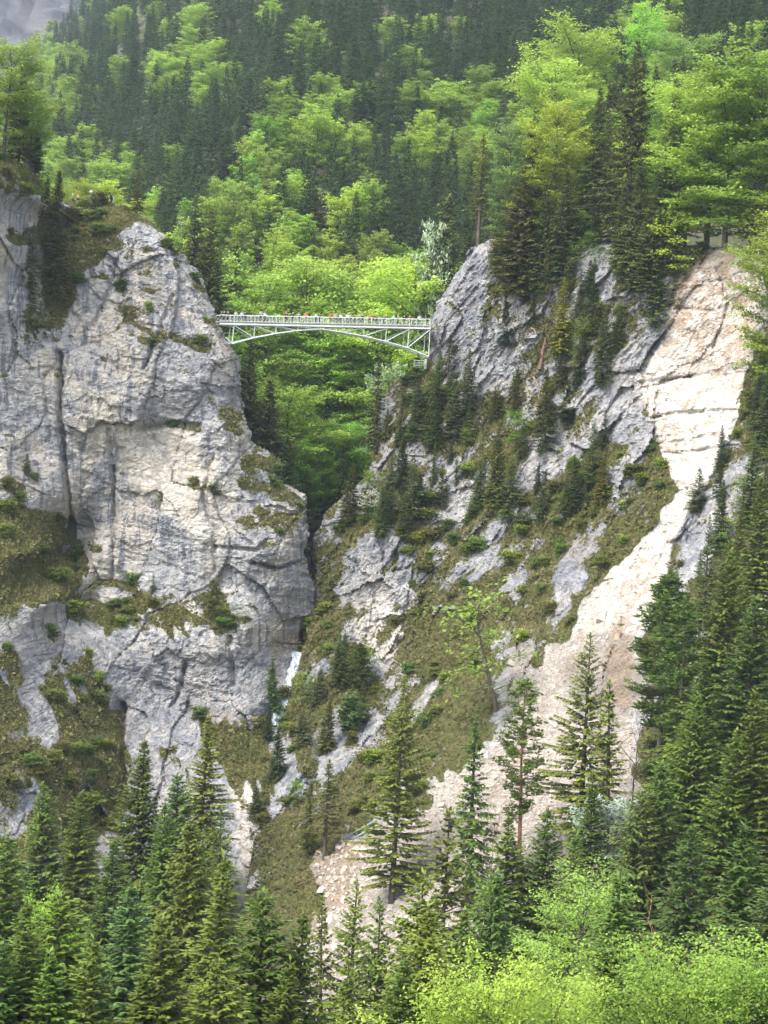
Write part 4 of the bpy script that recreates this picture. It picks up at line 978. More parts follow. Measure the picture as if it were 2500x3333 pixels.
# --- trees behind the cliff edge and in the gorge: foot on the hillside
def on_hill(rows, group):
    for proto, px, ty, y, wide, tint, name, cat, label, *rest in rows:
        x, zt = ray(px, ty, y)
        z = float(hill_h(x, y)) - .3
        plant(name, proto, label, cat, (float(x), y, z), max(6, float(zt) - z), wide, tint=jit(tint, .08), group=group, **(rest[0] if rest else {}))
G4 = 'trees in the gorge behind the bridge'
on_hill([
    (SPR[2], 692, 690, 366, 1.15, (1.05, .98, .75), 'spruce_tree', 'tree', 'big dark spruce directly behind the cliff over the near bridge end'),
    (SPR[0], 640, 640, 374, 1.2, TGRY, 'spruce_tree', 'tree', 'grey-brown spruce between the dead tree and the big dark spruce'),
    (SPR[0], 815, 1120, 366, 1.5, (.95, .95, .8), 'spruce_tree', 'tree', 'dark spruce under the near end of the bridge'),
    (SPR[1], 880, 1240, 364, 1.6, (1.0, .95, .8), 'spruce_tree', 'tree', 'dark spruce against the cliff side under the bridge'),
    (SPR[3], 935, 1420, 362, 1.8, TGRN, 'spruce_tree', 'tree', 'shadowed spruce low against the cliff edge in the gorge'),
    (BEE[0], 960, 1130, 398, 1.25, (1.16, 1.34, 1.1), 'beech_tree', 'tree', 'full beech filling the space under the middle of the bridge'),
    (BEE[1], 1065, 1085, 402, 1.4, (1.1, 1.28, 0.98), 'beech_tree', 'tree', 'large layered beech under the far half of the bridge'),
    (BEE[2], 930, 1250, 378, 1.2, (1.22, 1.34, 0.98), 'beech_tree', 'tree', 'bright beech low in the gorge beside the cliff'),
    (BEE[0], 980, 1420, 372, .9, (0.98, 1.28, 0.73), 'beech_tree', 'tree', 'bright beech at the bottom of the gorge view'),
    (BEE[2], 1130, 1370, 382, 1.0, (0.92, 1.22, 0.85), 'beech_tree', 'tree', 'green beech deep in the gorge beside the thin larch'),
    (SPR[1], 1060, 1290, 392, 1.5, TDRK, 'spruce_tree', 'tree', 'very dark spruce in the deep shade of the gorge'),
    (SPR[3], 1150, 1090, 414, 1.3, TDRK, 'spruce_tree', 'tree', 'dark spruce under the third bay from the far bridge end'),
    (BEE[1], 1250, 1110, 400, 1.1, (1.22, 1.34, 1.1), 'beech_tree', 'tree', 'beech under the far springing of the bridge'),
    (BEE[0], 1330, 1090, 392, 1.0, (1.4, 1.4, 1.1), 'beech_tree', 'tree', 'yellowish beech right behind the far springing'),
    (BLOSSOM_BIG[0], 1275, 1185, 384, .8, (.42, .58, .36), 'blossoming_tree', 'tree', 'pale whitish tree below the inspection platform'),
    (BEE[2], 1050, 1480, 376, .9, (1.04, 1.34, 0.73), 'beech_tree', 'tree', 'small bright beech above the gorge slot'),
    (SPR_SLIM[0], 1120, 1500, 374, 1.8, TGRN, 'spruce_tree', 'tree', 'slim spruce just above the gorge slot'),
    (SPR[0], 1000, 1590, 368, 1.6, TGRN, 'spruce_tree', 'tree', 'small spruce in the mouth of the gorge slot'),
    (SPR[0], 1150, 1000, 425, 1.6, TDRK, 'spruce_tree', 'tree', 'small dark spruce top behind the bridge railing'),
    (BEE[0], 260, 575, 372, 1.2, (1.46, 1.46, 1.1), 'beech_tree', 'tree', 'yellow-green beech right behind the people on the hilltop'),
    (BEE[1], 350, 590, 374, 1.2, (1.59, 1.46, 0.98), 'beech_tree', 'tree', 'yellow-green beech behind the farther hilltop people'),
    (BEE[2], 200, 600, 366, 1.0, (1.46, 1.46, 1.1), 'beech_tree', 'tree', 'bright beech between the gully spruce and the hilltop people'),
    (SPR[3], 770, 800, 412, 1.3, TDRK, 'spruce_tree', 'tree', 'conical blue-black spruce amid bright beeches over the near bridge end', dict()),
    (BEE[0], 890, 860, 408, 1.2, (1.22, 1.37, 1.1), 'beech_tree', 'tree', 'pyramidal bright beech over the near third of the bridge'),
    (BEE[1], 1010, 850, 414, 1.2, (1.22, 1.4, 1.22), 'beech_tree', 'tree', 'fresh green beech over the middle of the bridge'),
    (BEE[2], 1110, 840, 420, 1.3, (1.4, 1.4, 1.22), 'beech_tree', 'tree', 'broad olive-tinted beech over the far half of the bridge'),
    (BEE[0], 1240, 900, 410, 1.3, (1.28, 1.4, 1.22), 'beech_tree', 'tree', 'bright beech over the second bay from the far bridge end'),
    (BEE[2], 1370, 850, 402, 1.2, (1.46, 1.52, 1.1), 'beech_tree', 'tree', 'bright beech beside the crag tip over the far bridge end'),
    (SPR[1], 1460, 640, 398, 1.3, TGRN, 'spruce_tree', 'tree', 'dark spruce standing behind the crag tip'),
    (BLOSSOM_BIG[0], 1412, 725, 396, .34, (.62, .75, .55), 'blossoming_tree', 'tree', 'white-blossoming tree beside the dark spruce behind the crag tip'),
    (BEE[2], 1900, 85, 470, 1.5, (1.59, 1.65, 1.34), 'beech_tree', 'tree', 'huge round beech behind the tallest crest spruce'),
    (BEE[0], 1830, 170, 440, 1.2, (1.59, 1.65, 1.34), 'beech_tree', 'tree', 'round beech merging with the huge beech behind the crest'),
    (BEE[1], 2110, 20, 520, 1.1, (1.16, 1.52, 1.1), 'beech_tree', 'tree', 'bright green beech high above the crest beside dark spruces'),
    (BEE[2], 2230, 110, 480, 1.2, (1.04, 1.22, 1.22), 'beech_tree', 'tree', 'hazy beech behind the dark pointed crest spruce'),
    (BEE[0], 2130, 260, 400, 1.3, (1.16, 1.34, 1.1), 'beech_tree', 'tree', 'green beech between the tallest spruce and the pointed spruce'),
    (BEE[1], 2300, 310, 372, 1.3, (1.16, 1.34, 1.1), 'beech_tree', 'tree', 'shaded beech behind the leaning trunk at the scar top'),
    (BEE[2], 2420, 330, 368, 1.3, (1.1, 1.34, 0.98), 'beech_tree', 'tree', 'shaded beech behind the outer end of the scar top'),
    (SPR[1], 1850, 420, 380, 1.2, TDRK, 'spruce_tree', 'tree', 'dark spruce behind the yellow crest beech'),
    (SPR[3], 1985, 360, 372, 1.2, TGRN, 'spruce_tree', 'tree', 'dark spruce close behind the dense spruce on the notch'),
], G4)

# --- near trees rising from the valley floor: top (photo px) and distance
HT = {'treebeech_tree': 24, 'treepine_tree': 25, 'treedead_tree': 16, 'treeblossoming_tree': 17}
def in_front(rows, group):
    for proto, px, ty, y, wide, tint, name, cat, label, *rest in rows:
        want = HT.get(cat + name, 27) * rnd.uniform(.92, 1.1) * (1.0 if y > 165 else .9)
        best = None
        for yy in np.arange(max(105, y - 45), min(300, y + 50), 2.5):        # where a tree of natural height puts its top there
            x, zt = ray(px, ty, yy)
            z = terrain_z(float(x), yy) - .3
            e = abs(float(zt) - z - want) + abs(yy - y) * .03
            if best is None or e < best[0]:
                best = (e, float(x), float(yy), float(zt), z)
        _, x, y, zt, z = best
        if proto in SPR:
            proto = SPR_NEAR[(SPR.index(proto) + 4 * rnd.randrange(2)) % 7]
        tint = tuple(q * f for q, f in zip(tint, (1.24, 1.28, 1.05))) if name in ('spruce_tree', 'pine_tree') else tint
        ln = (rnd.uniform(-.03, .03), rnd.uniform(-.03, .03))
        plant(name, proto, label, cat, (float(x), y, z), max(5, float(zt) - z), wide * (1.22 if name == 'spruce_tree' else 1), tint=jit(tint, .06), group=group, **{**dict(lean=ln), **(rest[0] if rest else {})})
G5 = 'conifers rising from the valley in front'
N_ = 'spruce_tree', 'tree'
in_front([
    (SPR_OPEN[0], 1312, 2215, 205, 1.05, (1.15, 1.1, .8), *N_, 'large open-branched spruce standing in front of the scree'),
    (SPR_SLIM[0], 1556, 2325, 205, 1.15, (.75, .95, .9), *N_, 'dark narrow drooping spruce with long bare trunk before the scree'),
    (PINE[0], 1722, 2222, 222, 1.2, (1.1, 1.15, 1.0), 'pine_tree', 'tree', 'thin-crowned pine with a long red trunk before the scree', dict(bark=(2.3, 1.35, 1.0))),
    (SPR_OPEN[1], 1924, 2068, 240, 1.2, (1.2, 1.15, .85), *N_, 'open tiered spruce standing over the middle of the scree'),
    (SPR_SLIM[1], 2014, 2225, 243, 1.2, (1.1, 1.1, .7), *N_, 'small slim spruce beside the open tiered spruce'),
    (PINE[1], 2180, 1880, 252, 1.3, (.85, 1.0, .9), 'pine_tree', 'tree', 'grey-trunked pine at the outer edge of the scar foot'),
    (PINE[0], 2235, 1960, 250, 1.5, (.8, 1.0, .8), 'pine_tree', 'tree', 'tall pine with a bare grey pole trunk next to the scar foot'),
    (SPR[0], 2360, 1800, 258, 1.25, (.95, 1.0, .7), *N_, 'very tall spruce with a bare upper spike beside the grey slabs'),
    (SPR[2], 2480, 1560, 262, 1.25, (.95, 1.05, .75), *N_, 'massive spruce at the picture edge below the scar'),
    (SPR[3], 2440, 1950, 244, 1.5, (.8, 1.0, .9), *N_, 'dark spruce in front of the very tall spruce'),
    (SPR[1], 2300, 2160, 236, 1.35, (.8, 1.0, .8), *N_, 'dark spruce filling the gap below the grey slabs'),
    (SPR[2], 2265, 2270, 218, 1.2, (.95, 1.15, .75), *N_, 'dense green spruce in the lower outer group'),
    (SPR[0], 2370, 2390, 205, 1.3, (.9, 1.1, .75), *N_, 'dense green spruce in front of the massive spruce'),
    (SPR[3], 2480, 2260, 214, 1.4, (1.05, 1.05, .7), *N_, 'olive spruce at the picture edge in the lower outer group'),
    (SPR[1], 2098, 2590, 188, 1.3, (.85, .95, 1.0), *N_, 'grey-green tall spruce over the tall pale beech'),
    (SPR[1], 2170, 2500, 200, 1.3, (.8, 1.0, .9), *N_, 'dark spruce behind the grey-green tall spruce'),
    (SPR[2], 1940, 2530, 208, 1.15, (.95, 1.15, .75), *N_, 'dense green spruce right of the pair before the scree'),
    (SPR[0], 1672, 2670, 196, 1.35, (.95, 1.15, .75), *N_, 'wide dense spruce of the pair before the scree'),
    (SPR[2], 1770, 2640, 202, 1.1, (.85, 1.1, .75), *N_, 'narrower dense spruce of the pair before the scree'),
    (SPR[3], 1850, 2720, 198, 1.2, (.8, 1.0, .8), *N_, 'low dense spruce behind the tall pale beech'),
    (SPR[2], 2500, 2850, 160, 1.3, (.75, .95, .9), *N_, 'dark spruce at the picture edge above the bright beech'),
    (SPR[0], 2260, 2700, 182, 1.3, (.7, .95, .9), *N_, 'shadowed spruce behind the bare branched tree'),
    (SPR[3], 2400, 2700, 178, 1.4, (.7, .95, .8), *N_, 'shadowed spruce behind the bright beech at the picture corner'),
    (SPR[1], 2010, 2860, 170, 1.3, (.75, 1.0, .8), *N_, 'low spruce between the tall pale beech and the grey-green spruce'),
    (SPR[2], 648, 2335, 238, 1.25, (1.3, 1.2, .75), *N_, 'yellow-green spruce at the foot of the bridge cliff'),
    (SPR[3], 472, 2420, 236, 1.35, (1.05, 1.1, .75), *N_, 'pointed spruce beside the yellow-green spruce'),
    (SPR[1], 590, 2530, 232, 1.3, (.7, .9, .9), *N_, 'dark spruce between the pointed and the yellow-green spruce'),
    (SPR[0], 262, 2585, 226, 1.3, (1.0, 1.1, .8), *N_, 'spruce in front of the dark cave at the cliff foot'),
    (SPR[2], 162, 2560, 236, 1.2, (.85, 1.0, .9), *N_, 'spruce with a grey top below the grass slope'),
    (SPR[0], 535, 2630, 214, 1.2, (.9, 1.1, .8), *N_, 'dark green spruce in front of the pointed spruce'),
    (SPR[1], 640, 2690, 212, 1.2, (1.1, 1.1, .8), *N_, 'slim olive spruce over the white stream'),
    (SPR_OPEN[1], 735, 2640, 222, 1.0, (.75, .9, .9), *N_, 'thin dark spruce against the pale wet rock'),
    (SPR[2], 692, 2810, 172, 1.25, (1.0, 1.05, .8), *N_, 'large olive spruce in the lower middle of the valley'),
    (SPR[3], 445, 2900, 168, 1.35, (.65, .95, 1.15), *N_, 'bluish dark spruce in front of the white stream'),
    (SPR[0], 352, 2740, 204, 1.1, (.75, 1.0, .75), *N_, 'dark narrow spruce beside the bluish spruce'),
    (SPR[1], 205, 2930, 168, 1.5, (.95, 1.1, .75), *N_, 'dense spruce in front of the round bright beech'),
    (SPR[2], 75, 2960, 166, 1.3, (.9, 1.05, .75), *N_, 'dense spruce under the round bright beech'),
    (SPR[3], 5, 2740, 196, 1.3, (.8, 1.0, .8), *N_, 'dark spruce cut by the picture edge below the grass slope'),
    (SPR[0], 300, 3080, 146, 1.3, (1.0, 1.1, .75), *N_, 'olive spruce low in front of the dense spruces'),
    (SPR[2], 140, 3120, 138, 1.4, (.8, 1.05, .75), *N_, 'dark spruce at the bottom below the round bright beech'),
    (SPR[1], 10, 3080, 142, 1.4, (.75, 1.0, .9), *N_, 'blue-green spruce in the bottom corner'),
    (SPR[3], 560, 3010, 160, 1.3, (1.05, 1.15, .75), *N_, 'green spruce between the bluish and the large olive spruce'),
    (SPR[1], 866, 2930, 178, 1.3, (.85, 1.1, .75), *N_, 'green spruce below the pale wet rock'),
    (SPR[3], 968, 2985, 180, 1.1, (1.0, 1.1, .75), *N_, 'pointed spruce at the inner edge of the scree fan'),
    (SPR[0], 762, 3130, 140, 1.4, (1.05, 1.1, .75), *N_, 'yellowish low spruce at the bottom edge under the large olive spruce'),
    (SPR[2], 470, 3190, 132, 1.4, (.95, 1.1, .7), *N_, 'low spruce at the bottom edge before the bluish spruce'),
    (SPR[3], 900, 3140, 150, 1.3, (1.0, 1.1, .75), *N_, 'drooping spruce at the bottom edge beside the scree fan'),
    (SPR_OPEN[1], 1152, 2870, 206, 1.1, (1.1, 1.1, .8), *N_, 'open dark spruce on the inner half of the scree fan'),
    (SPR_SLIM[1], 1078, 2930, 208, .9, (1.2, 1.1, .8), *N_, 'almost bare thin spruce on the scree fan'),
    (SPR_OPEN[0], 1262, 2950, 188, .9, (.9, 1.05, .75), *N_, 'dark open spruce under the large open-branched spruce'),
    (SPR[1], 1400, 2860, 188, 1.15, (1.1, 1.1, .75), *N_, 'olive spruce between the large open and the narrow drooping spruce'),
    (SPR_SMALL[1], 1460, 2650, 208, 1.0, (1.2, 1.15, 1.0), *N_, 'young thin grey spruce before the scree'),
    (SPR[0], 1385, 2960, 168, 1.25, (1.1, 1.1, .7), *N_, 'olive drooping spruce over the bottom edge before the scree'),
    (SPR[3], 1500, 2980, 176, 1.2, (.8, 1.0, .75), *N_, 'dark low spruce under the narrow drooping spruce'),
    (SPR_SLIM[0], 1165, 3150, 150, 1.1, (1.0, 1.1, .75), *N_, 'small spruce at the bottom edge on the scree fan'),
    (SPR[2], 1300, 3130, 142, 1.2, (.85, 1.05, .7), *N_, 'dark spruce at the bottom edge beside the bright beeches'),
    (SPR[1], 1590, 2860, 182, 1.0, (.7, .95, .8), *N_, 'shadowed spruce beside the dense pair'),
], G5)
G6 = 'bright beeches in front'
in_front([
    (BEE_NEAR[2], 1868, 2815, 138, 1.15, (1.0, 1.12, 1.0), 'beech_tree', 'tree', 'tall pale beech with an upright peak in the bottom half'),
    (BEE_NEAR[0], 1620, 3110, 122, .9, (1.1, 1.13, .8), 'beech_tree', 'tree', 'wide yellow-green beech at the bottom with upswept twigs'),
    (BEE_NEAR[1], 2010, 3165, 120, .95, (.95, 1.12, 1.0), 'beech_tree', 'tree', 'pale green beech at the bottom beneath the upright peak'),
    (BEE_NEAR[0], 2240, 3085, 112, .95, (1.0, 1.12, .9), 'beech_tree', 'tree', 'bright green beech with upswept twigs in the bottom corner group'),
    (BEE_NEAR[1], 2440, 3065, 106, 1.05, (1.0, 1.15, .9), 'beech_tree', 'tree', 'big bright beech filling the bottom picture corner'),
    (BEE_NEAR[1], 1800, 3210, 116, .8, (1.08, 1.14, .9), 'beech_tree', 'tree', 'yellow-green beech at the bottom between the wide and the pale one'),
    (BEE[0], 115, 2890, 190, .5, (.95, 1.25, .6), 'beech_tree', 'tree', 'round bright beech among the dark valley spruces'),
    (BLOSSOM_BIG[0], 1985, 2600, 215, 1.2, (.42, .5, .45), 'blossoming_tree', 'tree', 'grey-white blossoming tree between dense spruces below the scree'),
    (BARE[1], 2235, 2870, 150, .9, (1, 1, 1), 'dead_tree', 'tree', 'yellowish bare branched tree above the bottom beeches', dict(bark=(2.6, 2.0, 1.2))),
    (BARE[0], 2070, 2330, 232, .8, (1, 1, 1), 'dead_tree', 'tree', 'dark bare tree between the pine and the scree'),
    (BARE[0], 1600, 2650, 200, .5, (1, 1, 1), 'dead_tree', 'tree', 'thin dark bare stem leaning before the scree', dict(lean=(0, -.1))),
], G6)

# --- the forest on the mountain side
SPMAP = ['..CCCCMCCCCCCCCCCCCCCMCCCC', '.MMCCMMMCCCCCMCMCCBBCMBCCC', '.MMCCCCCCMBCCBBBMCBBCMBCCC', '.MMCCCCCBBBBCBBBBCCBBBBBBB', '.BBBCCCCMMCCCCCCCCCCBBBBBB', '.BMMBBCBBBCBMCCCCCCCBBBBBB', '.BBBBCBBCBBCMCCCCCCCBBBBBB',
         '.....BMBCBBMBBMCCCCC......', '......MMBBBBBBMCC.........', '......MBMBBBBBBBC.........', '......MBBBBBBBBBB.........']
SKY = [(-300, 480), (0, 470), (110, 520), (160, 640), (230, 620), (330, 620), (440, 665), (520, 730), (600, 820), (690, 980), (760, 1050), (1380, 1050), (1420, 960), (1500, 850), (1560, 780), (1950, 700), (2020, 660), (2100, 740), (2700, 760)]
skx, sky_ = zip(*SKY)
cand = []
y = 392.0
while y < 1555:
    x = -0.25 * y + rnd.uniform(0, 6)
    while x < 0.25 * y:
        xx, yy = x + rnd.uniform(-2, 2), y + rnd.uniform(-6, 6)
        zg = float(hill_h(xx, yy))
        hh = rnd.uniform(15, 25)
        px, py = proj(xx, yy, zg + hh)
        x += 0.0080 * y * rnd.uniform(.7, 1.4)
        if not (-420 < px < 2950 and -260 < py < np.interp(px, skx, sky_)):
            continue
        if yy < 425 and xx > -28 and xx < 30:
            continue
        c = SPMAP[min(10, max(0, int(py / 100)))][min(24, max(0, int(px / 100)))]
        if c == '.':
            c = 'M'
        b = rnd.random() < {'B': .84, 'M': .45, 'C': .035}[c]
        cand.append((yy, xx, zg, hh, b, float(px), float(py)))
    y += 6 + y * .0105
cand.sort()
print('spruces named so far', sum(o.name.startswith('spruce') for o in SC.objects), 'beech', sum(o.name.startswith('beech') for o in SC.objects)); print('forest trees', len(cand), sum(1 for c in cand if c[4]))
def where(px, py):
    a = ('above the upper rock block' if px < 150 else 'above the hilltop lookout' if px < 420 else 'above the leaning dead tree' if px < 640 else 'above the near bridge end' if px < 820 else 'above the near half of the bridge' if px < 1000 else
         'above the far half of the bridge' if px < 1220 else 'above the far bridge end' if px < 1420 else 'behind the crag tip' if px < 1640 else 'behind the yellow crest beech' if px < 1900 else 'behind the tallest crest spruce' if px < 2200 else 'behind the scar-top beeches')
    b = 'high' if py < 130 else 'fairly high' if py < 270 else 'midway' if py < 430 else 'fairly low' if py < 600 else 'low'
    return b + ' on the mountain ' + a
ns = nb = 0
rest = []
for yy, xx, zg, hh, b, px, py in cand:
    if not -60 < px < 2560 or py < -40:
        rest.append((yy, xx, zg, hh, b))
    elif b and nb < 225:
        nb += 1
        t = jit(rnd.choice([(1.05, 1.2, .9), (1.3, 1.3, .8), (.85, 1.08, .7), (1.1, 1.15, 1.0)]), .12)
        tone = 'yellow-green' if t[0] > 1.2 else 'deep green' if t[0] < .95 else 'fresh green'
        plant('beech_tree', BEE_FAR[nb % 3] if yy > 470 else BEE[nb % 3], f'{"big" if hh > 20.5 else "smaller"} {tone} beech {where(px, py)}', 'tree', (xx, yy, zg - .4), hh * .80, rnd.uniform(.82, 1.1), None, t, 'beeches of the forest ' + where(px, py))
    elif not b and ns < 130:
        ns += 1
        t = jit(rnd.choice([(.7, .85, .85), (.55, .75, .8), (.82, .85, .72)]), .12)
        tone = 'brownish' if t[0] > .76 else 'blue-black' if t[0] < .62 else 'dark green'
        plant('spruce_tree', SPR_FAR[ns % 4], f'{tone} {"tall" if hh > 20 else "short"} spruce {where(px, py)}', 'tree', (xx, yy, zg - .4), hh * .92, rnd.uniform(1.1, 1.5), None, t, 'spruces of the forest ' + where(px, py))
    else:
        rest.append((yy, xx, zg, hh, b))
# everything farther up: one mass per kind
def mass(name, items, protos, mul, color):
    """a far wood as one object: a cloud of points, each carrying one of a few tree shapes"""
    n = len(items)
    P_ = np.array([(xx, yy, zg - .3) for yy, xx, zg, hh, b in items])
    me = bpy.data.meshes.new(name); me.vertices.add(n); me.vertices.foreach_set('co', P_.astype(np.float32).ravel())
    hs_ = np.array([hh for *_, hh, b in items]) * mul
    for an, dt, v in (('kind_no', 'INT', rng.integers(0, len(protos), n)), ('tall', 'FLOAT', hs_), ('turn', 'FLOAT', rng.uniform(0, 6.28, n)), ('wide', 'FLOAT', rng.uniform(1.1, 1.55, n))):
        at_ = me.attributes.new(an, dt, 'POINT'); at_.data.foreach_set('value', np.asarray(v, dtype=np.int32 if dt == 'INT' else np.float32))
    me.update()
    o = link(name, me, kind='stuff'); o.color = (*color, 1)
    g = bpy.data.node_groups.new(name, 'GeometryNodeTree')
    g.interface.new_socket('Geometry', in_out='INPUT', socket_type='NodeSocketGeometry'); g.interface.new_socket('Geometry', in_out='OUTPUT', socket_type='NodeSocketGeometry')
    N = g.nodes; L = g.links
    gi, go = N.new('NodeGroupInput'), N.new('NodeGroupOutput'); jn = N.new('GeometryNodeJoinGeometry')
    def nat(a_, t):
        q = N.new('GeometryNodeInputNamedAttribute'); q.data_type = t; q.inputs['Name'].default_value = a_; return q.outputs['Attribute']
    for k, p in enumerate(protos):
        po = bpy.data.objects.new('crown', p['crown'])
        oi = N.new('GeometryNodeObjectInfo'); oi.inputs['Object'].default_value = po; oi.inputs['As Instance'].default_value = True
        cp = N.new('FunctionNodeCompare'); cp.data_type = 'INT'; cp.operation = 'EQUAL'; cp.inputs['B'].default_value = k
        ins = [q for q in cp.inputs if q.enabled]
        L.new(nat('kind_no', 'INT'), ins[0]); ins[1].default_value = k
        ip = N.new('GeometryNodeInstanceOnPoints')
        L.new(gi.outputs[0], ip.inputs['Points']); L.new(cp.outputs[0], ip.inputs['Selection']); L.new(oi.outputs['Geometry'], ip.inputs['Instance'])
        m1 = N.new('ShaderNodeMath'); m1.operation = 'DIVIDE'; L.new(nat('tall', 'FLOAT'), m1.inputs[0]); m1.inputs[1].default_value = p['h']
        m2 = N.new('ShaderNodeMath'); m2.operation = 'MULTIPLY'; L.new(m1.outputs[0], m2.inputs[0]); L.new(nat('wide', 'FLOAT'), m2.inputs[1])
        cs = N.new('ShaderNodeCombineXYZ'); L.new(m2.outputs[0], cs.inputs[0]); L.new(m2.outputs[0], cs.inputs[1]); L.new(m1.outputs[0], cs.inputs[2])
        cr = N.new('ShaderNodeCombineXYZ'); L.new(nat('turn', 'FLOAT'), cr.inputs[2])
        L.new(cs.outputs[0], ip.inputs['Scale']); L.new(cr.outputs[0], ip.inputs['Rotation'])
        L.new(ip.outputs[0], jn.inputs[0])
    L.new(jn.outputs[0], go.inputs[0])
    md = o.modifiers.new('trees', 'NODES'); md.node_group = g
    print(name, n)
mass('distant_spruce_woods', [r for r in rest if not r[4]], SPR_FAR, .92, (.60, .80, .78))
mass('distant_beech_woods', [r for r in rest if r[4]], BEE_FAR, .80, (1.05, 1.15, .9))

# ------------------------------------------------------------------ the footbridge
M_STEEL = flat_mat('pale_paint', (0.66, 0.72, 0.67), 0.55, 0.2, 1.2)
M_WOOD = flat_mat('deck_timber', (0.34, 0.32, 0.33), 0.85, 0.3, 3.0)
M_GREY = flat_mat('grey_sheet', (0.42, 0.44, 0.44), 0.5, 0.15, 1.0)
def bp(cx, cy, off=0.0):
    """bridge point from its place in a close-up of the photograph; off = metres towards the far truss"""
    px, py = 680 + cx / 2.183, 980 + cy / 2.183
    y = 344 + 12 * (cx - 165) / 1405
    x, z = ray(px, py, y)
    return np.array([x + off * BN[0], y + off * BN[1], z])
BN = np.array([0.0, 1.0]); _d = bp(1570, 200) - bp(165, 165); _d = _d[:2] / np.hypot(*_d[:2]); BN = np.array([-_d[1], _d[0]]); BW = 2.3
deck_cy = lambda cx: 166 + 30 * (cx - 180) / 1350
rail_cy = lambda cx: 99 + 29.5 * (cx - 80) / 1460
foot = thing('footbridge', 'pale painted steel arch footbridge spanning the gorge between the two cliffs', 'bridge', tuple(bp(787, deck_cy(787), BW / 2)))
O0 = np.array(foot.location)
def beam(name, pts, r, k=4, mat=None, **kw):
    mb = MB(); mb.tube(np.asarray(pts) - O0, r, k)
    return link(name, mb.mesh(name, [mat or M_STEEL]), foot, **kw)
POSTS = [180, 327, 480, 633, 779, 795, 948, 1105, 1264, 1425, 1572]
LOW = {180: (165, 302), 327: (320, 262), 480: (475, 232), 633: (632, 210), 779: (778, 201), 795: (795, 201), 948: (945, 222), 1105: (1100, 250), 1264: (1255, 288), 1425: (1412, 333), 1572: (1562, 396)}
x0_, x1_ = 78, 1575
for off in (0.0, BW):
    far = off > 0
    beam('arch_chord', [bp(*LOW[p], off) for p in POSTS], .135)
    beam('edge_girder', [bp(x0_, deck_cy(x0_), off), bp(x1_, deck_cy(x1_), off)], .17)
    beam('handrail', [bp(x0_, rail_cy(x0_), off), bp(x1_, rail_cy(x1_), off)], .06)
    beam('bottom_rail', [bp(x0_, deck_cy(x0_) - 23, off), bp(x1_, deck_cy(x1_) - 23, off)], .04)
    for p in POSTS:
        t = bp(p, rail_cy(p) - 2, off)
        lo = bp(*LOW[p], off)
        beam('truss_post', [t, bp(p - .3, deck_cy(p), off), lo], .09)
    for a_p, b_p in ((180, 327), (327, 480), (480, 633), (633, 779), (948, 795), (1105, 948), (1264, 1105), (1425, 1264), (1572, 1425)):
        beam('truss_diagonal', [bp(a_p, deck_cy(a_p) + 6, off), bp(*LOW[b_p], off)], .08)
    # railing: minor posts and lattice panels
    sub = []
    edges = [x0_, 133] + POSTS[:5] + POSTS[5:]
    for q0, q1 in zip(edges[:-1], edges[1:]):
        if q1 - q0 < 20:
            continue
        n = max(1, round((q1 - q0) / 51))
        for i in range(n):
            a, b = q0 + (q1 - q0) * i / n, q0 + (q1 - q0) * (i + 1) / n
            if i:
                beam('railing_post', [bp(a, deck_cy(a), off), bp(a, rail_cy(a), off)], .055)
            mb = MB()
            ya0, ya1, yb0, yb1 = deck_cy(a) - 23, rail_cy(a) + 3, deck_cy(b) - 23, rail_cy(b) + 3
            f = lambda u, v: bp(a + (b - a) * u, (ya0 + (yb0 - ya0) * u) * (1 - v) + (ya1 + (yb1 - ya1) * u) * v, off) - O0
            for (u0, v0), (u1, v1) in (((0, 0), (.5, 1)), ((.5, 1), (1, 0)), ((0, 1), (.5, 0)), ((.5, 0), (1, 1))):
                mb.tube([f(u0, v0), f(u1, v1)], .017, 3)
            link('railing_panel', mb.mesh('railing_panel', [M_STEEL]), foot)
beam('springing_strut', [bp(118, 258), bp(165, 302)], .12)
beam('springing_strut', [bp(118, 258, BW), bp(165, 302, BW)], .12)
mb = MB()
a, b = bp(x0_ - 6, deck_cy(x0_) - 17), bp(x1_ + 6, deck_cy(x1_) - 17)
nn = np.array([BN[0], BN[1], 0]); up_z = np.array([0, 0, .11])
mb.add(np.array([a - up_z, b - up_z, b + nn * BW - up_z, a + nn * BW - up_z, a + up_z, b + up_z, b + nn * BW + up_z, a + nn * BW + up_z]) - O0, [[3, 2, 1, 0], [4, 5, 6, 7], [0, 1, 5, 4], [1, 2, 6, 5], [2, 3, 7, 6], [3, 0, 4, 7]])
link('deck', mb.mesh('deck', [M_WOOD]), foot)
for i in range(30):
    c = 100 + 1460 * i / 29
    p = bp(c, deck_cy(c) + 7)
    beam('cross_joist', [p + nn * .15, p + nn * (BW - .15)], .11, 4, M_WOOD)
for p, q in zip(POSTS[:-1], POSTS[1:]):
    if q - p > 20:
        beam('wind_brace', [bp(*LOW[p]), bp(*LOW[q], BW)], .05)
        beam('cross_tie', [bp(*LOW[q]), bp(*LOW[q], BW)], .06)
